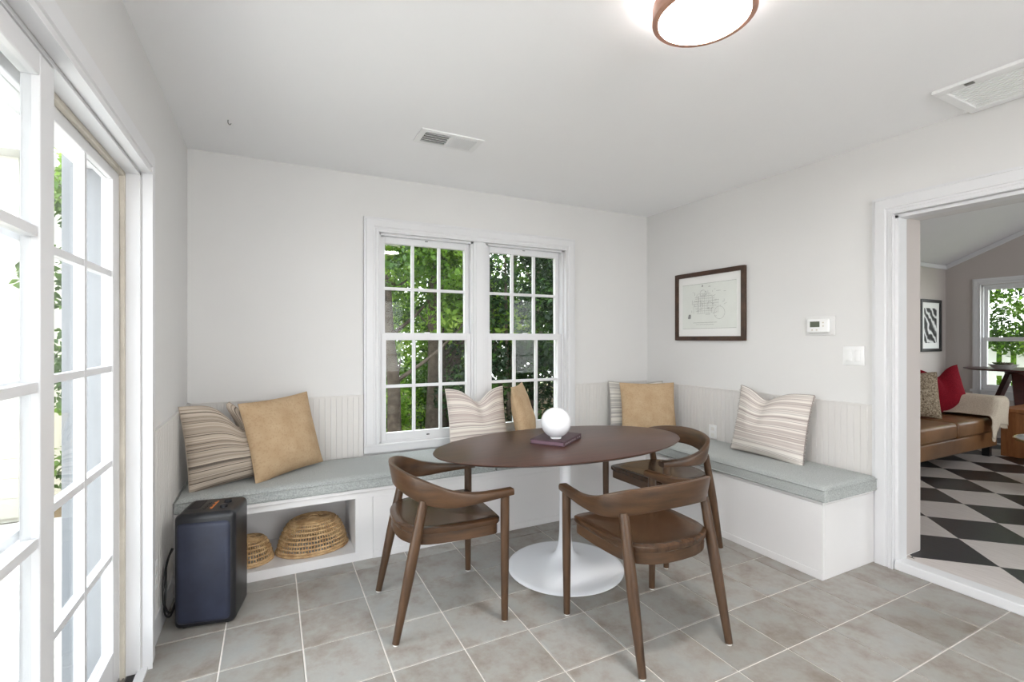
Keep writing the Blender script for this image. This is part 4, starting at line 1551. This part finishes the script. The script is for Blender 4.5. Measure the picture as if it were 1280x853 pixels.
def throw_z(x):
    k = min(1, max(0, (x - 7.01) / 0.14))
    k = k * k * (3 - 2 * k)
    return 0.492 + k * 0.178


for i in range(nx + 1):
    for j in range(ny + 1):
        a = i / nx
        s = j / ny
        x = 6.98 + 0.385 * a + 0.02 * math.sin(s * 5)
        L = s * 0.94
        yb_ = -0.62 - 0.10 * (1 - a)
        run = 0.64 - 0.10 * (1 - a)
        n = mnoise.noise(Vector((x * 7, L * 6, 1.5))) * 0.012
        if L < run:
            y, z = yb_ - L, throw_z(x) + 0.012 + abs(n)
        else:
            ex = L - run
            rr_ = 0.035
            if ex < rr_ * 1.57:
                t = ex / rr_
                y, z = yb_ - run - rr_ * math.sin(t), throw_z(x) + 0.012 - rr_ * (1 - math.cos(t)) + abs(n)
            else:
                y, z = yb_ - run - rr_ - abs(n), throw_z(x) + 0.012 - rr_ - (ex - rr_ * 1.57) * (0.5 + 0.55 * a)
        vs.append((x, min(y, -0.62) if L < run else min(y, -1.272), z))
fs = [(i * (ny + 1) + j, (i + 1) * (ny + 1) + j, (i + 1) * (ny + 1) + j + 1, i * (ny + 1) + j + 1) for i in range(nx) for j in range(ny)]
tb = MB().add(vs, fs, True).build('throw_blanket', 'throw')
md = tb.modifiers.new('solid', 'SOLIDIFY'); md.thickness = 0.008; md.offset = 1
tag(tb, 'cream fringed throw blanket draped over the sofa arm', 'blanket')
b = MB()
for i in range(nx * 2):
    a = i / (nx * 2)
    k = int(a * nx) * (ny + 1) + ny
    p = Vector(vs[k]) + Vector((0.385 / nx * (a * nx - int(a * nx)), 0, 0))
    b.tube([p, p + Vector((random.uniform(-0.008, 0.008), -0.004, -0.035))], [0.003, 0.0015], 4)
stuff(b.build('fringe', 'throw', tb))

# framed photograph above the sofa
p2 = tag(empty('picture_frame', (8.40, DYN - 0.001, 1.478)), 'narrow black framed black-and-white photograph on the wall above the sofa', 'picture')
frame_thing(p2, 0.56, 0.70, 0.040, 0.03, 'black_frame')
MB().box((-0.24, -0.012, -0.31), (0.24, -0.002, 0.31)).build('mat', 'mat_board', p2)
MB().box((-0.165, -0.015, -0.235), (0.165, -0.0125, 0.235)).build('photo_print', 'photo', p2)

# tall round table by the den window
bt = tag(empty('bar_table', (8.34, -1.07, FZ)), 'tall round dark wooden table on slanted legs in front of the far window', 'table')
MB().lathe([(0.0, 0.870), (0.43, 0.878), (0.463, 0.887), (0.468, 0.893), (0.463, 0.898), (0.0, 0.898)], 64).build('tabletop', 'mahogany', bt)
MB().lathe([(0.0, 0.835), (0.10, 0.835), (0.11, 0.870), (0.0, 0.870)], 32).build('hub', 'mahogany', bt)
for a in (82, 205, 325):
    d = Vector((math.cos(R(a)), math.sin(R(a)), 0))
    s = Vector((-d.y, d.x, 0))
    top, bot = d * 0.06 + Vector((0, 0, 0.845)), d * 0.36 + Vector((0, 0, 0.0))
    vs = []
    for p, hw_ in ((bot, 0.035), (top, 0.055)):
        for u, v in ((-1, -1), (1, -1), (1, 1), (-1, 1)):
            vs.append(p + s * hw_ * u + d * 0.024 * v)
    bevel(MB().add(vs, [(0, 1, 2, 3), (4, 7, 6, 5), (0, 4, 5, 1), (1, 5, 6, 2), (2, 6, 7, 3), (3, 7, 4, 0)]).build('leg', 'mahogany', bt), 0.004)
# tray with pebbled pots and a small plant on it
pl = tag(empty('succulent_bowl', (8.12, -1.02, FZ + 0.8985)), 'shallow bowl of small grey succulents on the tall round table', 'plant')
MB().lathe([(0.0, 0.0), (0.07, 0.0), (0.13, 0.05), (0.135, 0.055), (0.125, 0.055), (0.07, 0.012), (0.0, 0.012)], 32).build('bowl', 'marble', pl)
rs = random.Random(3)
for k in range(9):
    a, q = rs.uniform(0, 6.28), rs.uniform(0.0, 0.085)
    s = MB()
    for m_ in range(9):
        t = m_ * 0.7
        rr_ = 0.010 + 0.0025 * m_
        d = Vector((math.cos(t * 2.4), math.sin(t * 2.4), 0.9 - 0.06 * m_))
        s.tube([d * 0.004, d * rr_ * 1.4, d * rr_ * 2.2], [0.004, 0.008, 0.001], 5)
    o = s.build('rosette', 'leaf_mid' if k % 2 else 'stone', pl)
    o.location = (q * math.cos(a), q * math.sin(a), 0.048)
# small black side table in the corner
st_ = tag(empty('side_table', (8.12, -0.47, FZ)), 'small round black side table in the corner beyond the sofa', 'table')
MB().lathe([(0.0, 0.600), (0.195, 0.600), (0.20, 0.606), (0.20, 0.616), (0.195, 0.620), (0.0, 0.620)], 40).build('tabletop', 'black_frame', st_)
MB().lathe([(0.016, 0.02), (0.016, 0.60)], 14).build('stem', 'black_frame', st_)
MB().lathe([(0.0, 0.0), (0.15, 0.0), (0.15, 0.010), (0.03, 0.022), (0.0, 0.022)], 32).build('base', 'black_frame', st_)
# orange wooden waterfall side table beside the sofa
ws = tag(empty('wooden_side_table', (7.80, -1.36, FZ)), 'orange-brown slab wooden side table at the end of the sofa', 'table')
bevel(MB().box((-0.36, -0.20, 0.470), (0.36, 0.16, 0.510)).build('tabletop', 'orange_wood', ws), 0.006)
bevel(MB().box((-0.35, -0.19, 0.0), (-0.20, 0.15, 0.469)).build('side_panel', 'orange_wood', ws), 0.006)
bevel(MB().box((0.20, -0.19, 0.0), (0.35, 0.15, 0.469)).build('side_panel', 'orange_wood', ws), 0.006)
# two-tier marble and brass coffee table
ct = tag(empty('coffee_table', (6.27, -2.06, FZ)), 'round two-tier marble coffee table with thin brass legs by the doorway edge', 'table')
MB().lathe([(0.0, 0.395), (0.36, 0.395), (0.365, 0.400), (0.365, 0.412), (0.36, 0.417), (0.0, 0.417)], 56).build('tabletop', 'marble', ct)
MB().lathe([(0.0, 0.125), (0.28, 0.125), (0.285, 0.130), (0.285, 0.140), (0.28, 0.145), (0.0, 0.145)], 48).build('lower_shelf', 'marble', ct)
for z, r_ in ((0.404, 0.372), (0.135, 0.292)):
    MB().tube([(r_ * math.cos(t), r_ * math.sin(t), z) for t in np.linspace(0, 2 * math.pi, 57)[:-1]], 0.009, 8, closed=True).build('rail', 'brass', ct)
for a in (30, 150, 270):
    c_, s_ = math.cos(R(a + 125)), math.sin(R(a + 125))
    b = MB().tube([(0.375 * c_, 0.375 * s_, 0.0), (0.375 * c_, 0.375 * s_, 0.404)], 0.010, 10)
    b.tube([(0.375 * c_, 0.375 * s_, 0.135), (0.29 * c_, 0.29 * s_, 0.135)], 0.008, 8)
    b.build('leg', 'brass', ct)

# ------------------------------------------------------------------ outdoors
GZ = -0.32
struct(MB().box((-12, -12, GZ - 0.1), (-0.21, 14, GZ)).box((-0.21, 0.16, GZ - 0.1), (9.3, 14, GZ)).build('ground_garden', 'soil'))
struct(MB().box((9.3, -12, GZ - 0.1), (24, 14, GZ)).build('ground_lawn', 'lawn'))
struct(bevel(MB().box((-4.2, -7.5, GZ), (-0.21, 1.25, -0.03)).build('patio', 'concrete'), 0.01))


def leaf_cloud(name, mat, parent, centers, n, size, seed, flat=0.55):
    """leaf quads scattered through ellipsoid clumps, one mesh"""
    rg_ = np.random.default_rng(seed)
    C = np.array([c[:3] for c in centers])
    Rr = np.array([c[3] for c in centers])
    wgt = Rr ** 2 / (Rr ** 2).sum()
    pick = rg_.choice(len(C), n, p=wgt)
    d = rg_.normal(size=(n, 3))
    d /= np.linalg.norm(d, axis=1, keepdims=True)
    rad = rg_.uniform(0.35, 1.0, n) ** 0.6
    pos = C[pick] + d * (Rr[pick] * rad)[:, None] * np.array([1, 1, 0.85])
    nrm = d * 0.6 + rg_.normal(size=(n, 3)) * 0.6 + np.array([0, 0, flat])
    nrm /= np.linalg.norm(nrm, axis=1, keepdims=True)
    t = np.cross(nrm, rg_.normal(size=(n, 3)))
    t /= np.linalg.norm(t, axis=1, keepdims=True)
    s = np.cross(nrm, t)
    L = size * rg_.uniform(0.6, 1.3, n)[:, None]
    Wd = L * 0.55
    droop = nrm * L * 0.12
    v = np.stack([pos - t * L * 0.5 - droop, pos + s * Wd * 0.5, pos + t * L * 0.55 - droop, pos - s * Wd * 0.5], axis=1).reshape(-1, 3)
    me = bpy.data.meshes.new(name)
    me.vertices.add(n * 4)
    me.vertices.foreach_set('co', v.astype(np.float32).ravel())
    me.loops.add(n * 4)
    me.loops.foreach_set('vertex_index', np.arange(n * 4, dtype=np.int32))
    me.polygons.add(n)
    me.polygons.foreach_set('loop_start', np.arange(0, n * 4, 4, dtype=np.int32))
    me.polygons.foreach_set('loop_total', np.full(n, 4, dtype=np.int32))
    me.materials.append(M[mat])
    me.update(calc_edges=True)
    me.validate()
    return stuff(link(name, me, parent))


def tree(label, x, y, h, trunk_r, lean, crown, n, size, mat, seed, group, branches=6, trunk_h=None):
    rr = random.Random(seed)
    root = tag(empty('tree', (x, y, GZ)), label, 'tree', group)
    th = trunk_h or h * 0.75
    pts = [(lean[0] * k / 6 * th + rr.uniform(-0.03, 0.03) * (k > 0), lean[1] * k / 6 * th, th * k / 6) for k in range(7)]
    MB().tube([tuple(p) for p in catmull(pts, 3)], list(np.linspace(trunk_r * 1.25, trunk_r * 0.55, 19)), 12).build('trunk', 'bark', root)
    b = MB()
    for k in range(branches):
        f = rr.uniform(0.3, 0.95)
        i = min(5, int(f * 6))
        p = Vector(pts[i]).lerp(Vector(pts[i + 1]), f * 6 - i)
        a = rr.uniform(0, 6.28)
        q = p + Vector((math.cos(a), math.sin(a), rr.uniform(0.2, 0.9))) * rr.uniform(0.6, 1.3)
        m_ = p.lerp(q, 0.5) + Vector((0, 0, -0.08))
        b.tube([tuple(z) for z in catmull([p, m_, q], 4)], list(np.linspace(trunk_r * 0.38, trunk_r * 0.10, 9)), 7)
    b.build('branches', 'bark', root)
    cs = []
    for k in range(crown[0]):
        a = rr.uniform(0, 6.28)
        q = crown[1] * math.sqrt(rr.random())
        z = rr.uniform(crown[2], h)
        cs.append((lean[0] * z + q * math.cos(a), lean[1] * z + q * math.sin(a), z, rr.uniform(0.35, 0.62) * crown[3]))
    leaf_cloud('foliage', mat, root, cs, n, size, seed)
    return root


G1 = 'broadleaf trees outside the dining window'
tree('dark slender tree trunk nearest the left edge of the dining window', 1.80, 2.35, 4.4, 0.075, (-0.05, 0.02), (20, 1.0, 1.9, 0.9), 5200, 0.085, 'leaf_mid', 11, G1)
tree('thick pale forked tree trunk in the middle of the left window', 2.46, 2.95, 5.0, 0.125, (0.035, 0.03), (22, 1.2, 2.1, 1.0), 6000, 0.085, 'leaf_mid', 12, G1)
tree('leaning tree trunk just right of the thick one outside the window', 2.62, 3.05, 4.6, 0.075, (0.14, 0.02), (18, 1.1, 1.3, 0.9), 5200, 0.09, 'leaf_light', 13, G1)
G2 = 'dark evergreen shrubs outside the dining window'


def shrub(label, x, y, h, w_, n, size, mat, seed, group):
    rr = random.Random(seed)
    root = tag(empty('shrub', (x, y, GZ)), label, 'shrub', group)
    b = MB()
    for k in range(5):
        a = rr.uniform(0, 6.28)
        b.tube([(0.05 * math.cos(a), 0.05 * math.sin(a), 0), (0.25 * math.cos(a), 0.25 * math.sin(a), h * 0.45), (0.4 * w_ * math.cos(a), 0.4 * w_ * math.sin(a), h * 0.8)], [0.03, 0.02, 0.008], 7)
    b.build('stems', 'bark', root)
    cs = []
    for k in range(26):
        a, q = rr.uniform(0, 6.28), w_ * math.sqrt(rr.random()) * 0.8
        cs.append((q * math.cos(a), q * math.sin(a), rr.uniform(0.15, h), min(0.30 + 0.25 * w_, rr.uniform(0.28, 0.48))))
    leaf_cloud('foliage', mat, root, cs, n, size, seed)
    return root


shrub('tall dark evergreen shrub filling the right window', 3.35, 2.35, 3.9, 0.85, 11000, 0.075, 'leaf_dark', 21, G2)
shrub('dark evergreen shrub close behind the right edge of the window', 4.30, 2.05, 4.0, 0.8, 11000, 0.075, 'leaf_dark', 22, G2)
shrub('mid green bushy shrub between the tree trunks and the evergreens', 3.05, 3.6, 2.3, 0.7, 6000, 0.075, 'leaf_mid', 23, G2)
shrub('low leafy shrub at the foot of the left window trunks', 1.55, 3.3, 0.9, 0.8, 3500, 0.07, 'leaf_light', 24, G2)
shrub('low leafy shrub behind the thick trunk outside the window', 2.9, 4.6, 1.2, 0.9, 4000, 0.07, 'leaf_light', 25, G2)
G3 = 'trees at the far end of the garden'
NEARFAR = [(1.1, 5.6, 'leaf_light', 'mid-distance leafy tree filling the left window panes'), (3.3, 6.0, 'leaf_mid', 'mid-distance leafy tree behind the thick forked trunk'),
           (5.3, 5.2, 'leaf_dark', 'mid-distance dark tree behind the evergreen shrubs')]
for k, (x, y, mt, lab) in enumerate(NEARFAR):
    tree(lab, x, y, 5.2, 0.10, (0.02, 0.0), (40, 1.5, 0.4, 1.2), 9000, 0.10, mt, 61 + k, 'mid-distance garden trees', 4)

far = [(-2.6, 8.6, 'leaf_light'), (0.2, 8.2, 'leaf_mid'), (2.2, 8.8, 'leaf_light'), (4.2, 7.6, 'leaf_light'), (6.4, 8.4, 'leaf_mid'), (8.8, 7.8, 'leaf_mid')]
names = ['far garden tree beyond the patio side of the house', 'far garden tree left of the window trunks', 'pale far tree seen between the window trunks',
         'bright far tree right of the thick window trunk', 'far tree behind the dark evergreen shrubs', 'far tree at the right end of the garden']
for k, (x, y, mt) in enumerate(far):
    tree(names[k], x, y, 5.6, 0.14, (0.01, 0.0), (34, 1.7, 0.7, 1.35), 7500, 0.12, mt, 31 + k, G3, 4)
# shrub and cream shed seen through the sliding door
shrub('leafy green shrub by the house corner seen through the sliding door', -0.74, 1.80, 3.1, 0.36, 8000, 0.08, 'leaf_mid', 41, 'shrubs along the side of the house')
sh = tag(empty('garden_shed', (-3.2, 3.0, GZ)), 'cream clapboard garden shed beyond the sliding glass door', 'shed')
part(MB().box((-4.6, 2.3, GZ), (-1.55, 4.2, 2.9)), 'wall', 'siding', sh)
for k in range(18):
    z = GZ + 0.04 + k * 0.175
    part(MB().box((-4.61, 2.28, z), (-1.54, 2.298, z + 0.172)), 'plank', 'siding', sh)
part(MB().box((-4.8, 2.05, 2.901), (-1.35, 4.4, 3.02)), 'roof', 'trim', sh)
# picket fence and tree beyond the den window
fn = tag(empty('picket_fence', (11.4, -1.2, GZ)), 'white picket fence outside the far window', 'fence')
for k in range(34):
    y = 1.9 - k * 0.175
    part(MB().prism([(-0.05, 0), (0.05, 0), (0.05, 1.42), (0, 1.50), (-0.05, 1.42)], -0.011, 0.011, Matrix.Translation((11.4, y, GZ)) @ Matrix.Rotation(R(90), 4, 'Z') @ Matrix.Rotation(R(90), 4, 'X')), 'picket', 'fence_white', fn)
for z in (0.3, 1.0):
    part(MB().box((11.412, -4.0, GZ + z), (11.45, 2.0, GZ + z + 0.08)), 'rail', 'fence_white', fn)
tree('leafy tree with a hanging branch outside the far window', 10.7, 0.85, 4.2, 0.07, (0.0, -0.12), (44, 1.6, 1.60, 0.95), 20000, 0.085, 'leaf_mid', 51, 'trees beyond the picket fence window')
tree('bright tree standing behind the white picket fence', 13.8, 2.1, 5.2, 0.14, (0.0, 0.0), (44, 2.2, 0.2, 1.3), 15000, 0.13, 'leaf_light', 52, 'trees beyond the picket fence window')
tree('second bright tree behind the white picket fence', 13.9, -1.3, 5.2, 0.14, (0.0, 0.0), (44, 2.2, 0.2, 1.3), 15000, 0.13, 'leaf_light', 53, 'trees beyond the picket fence window')
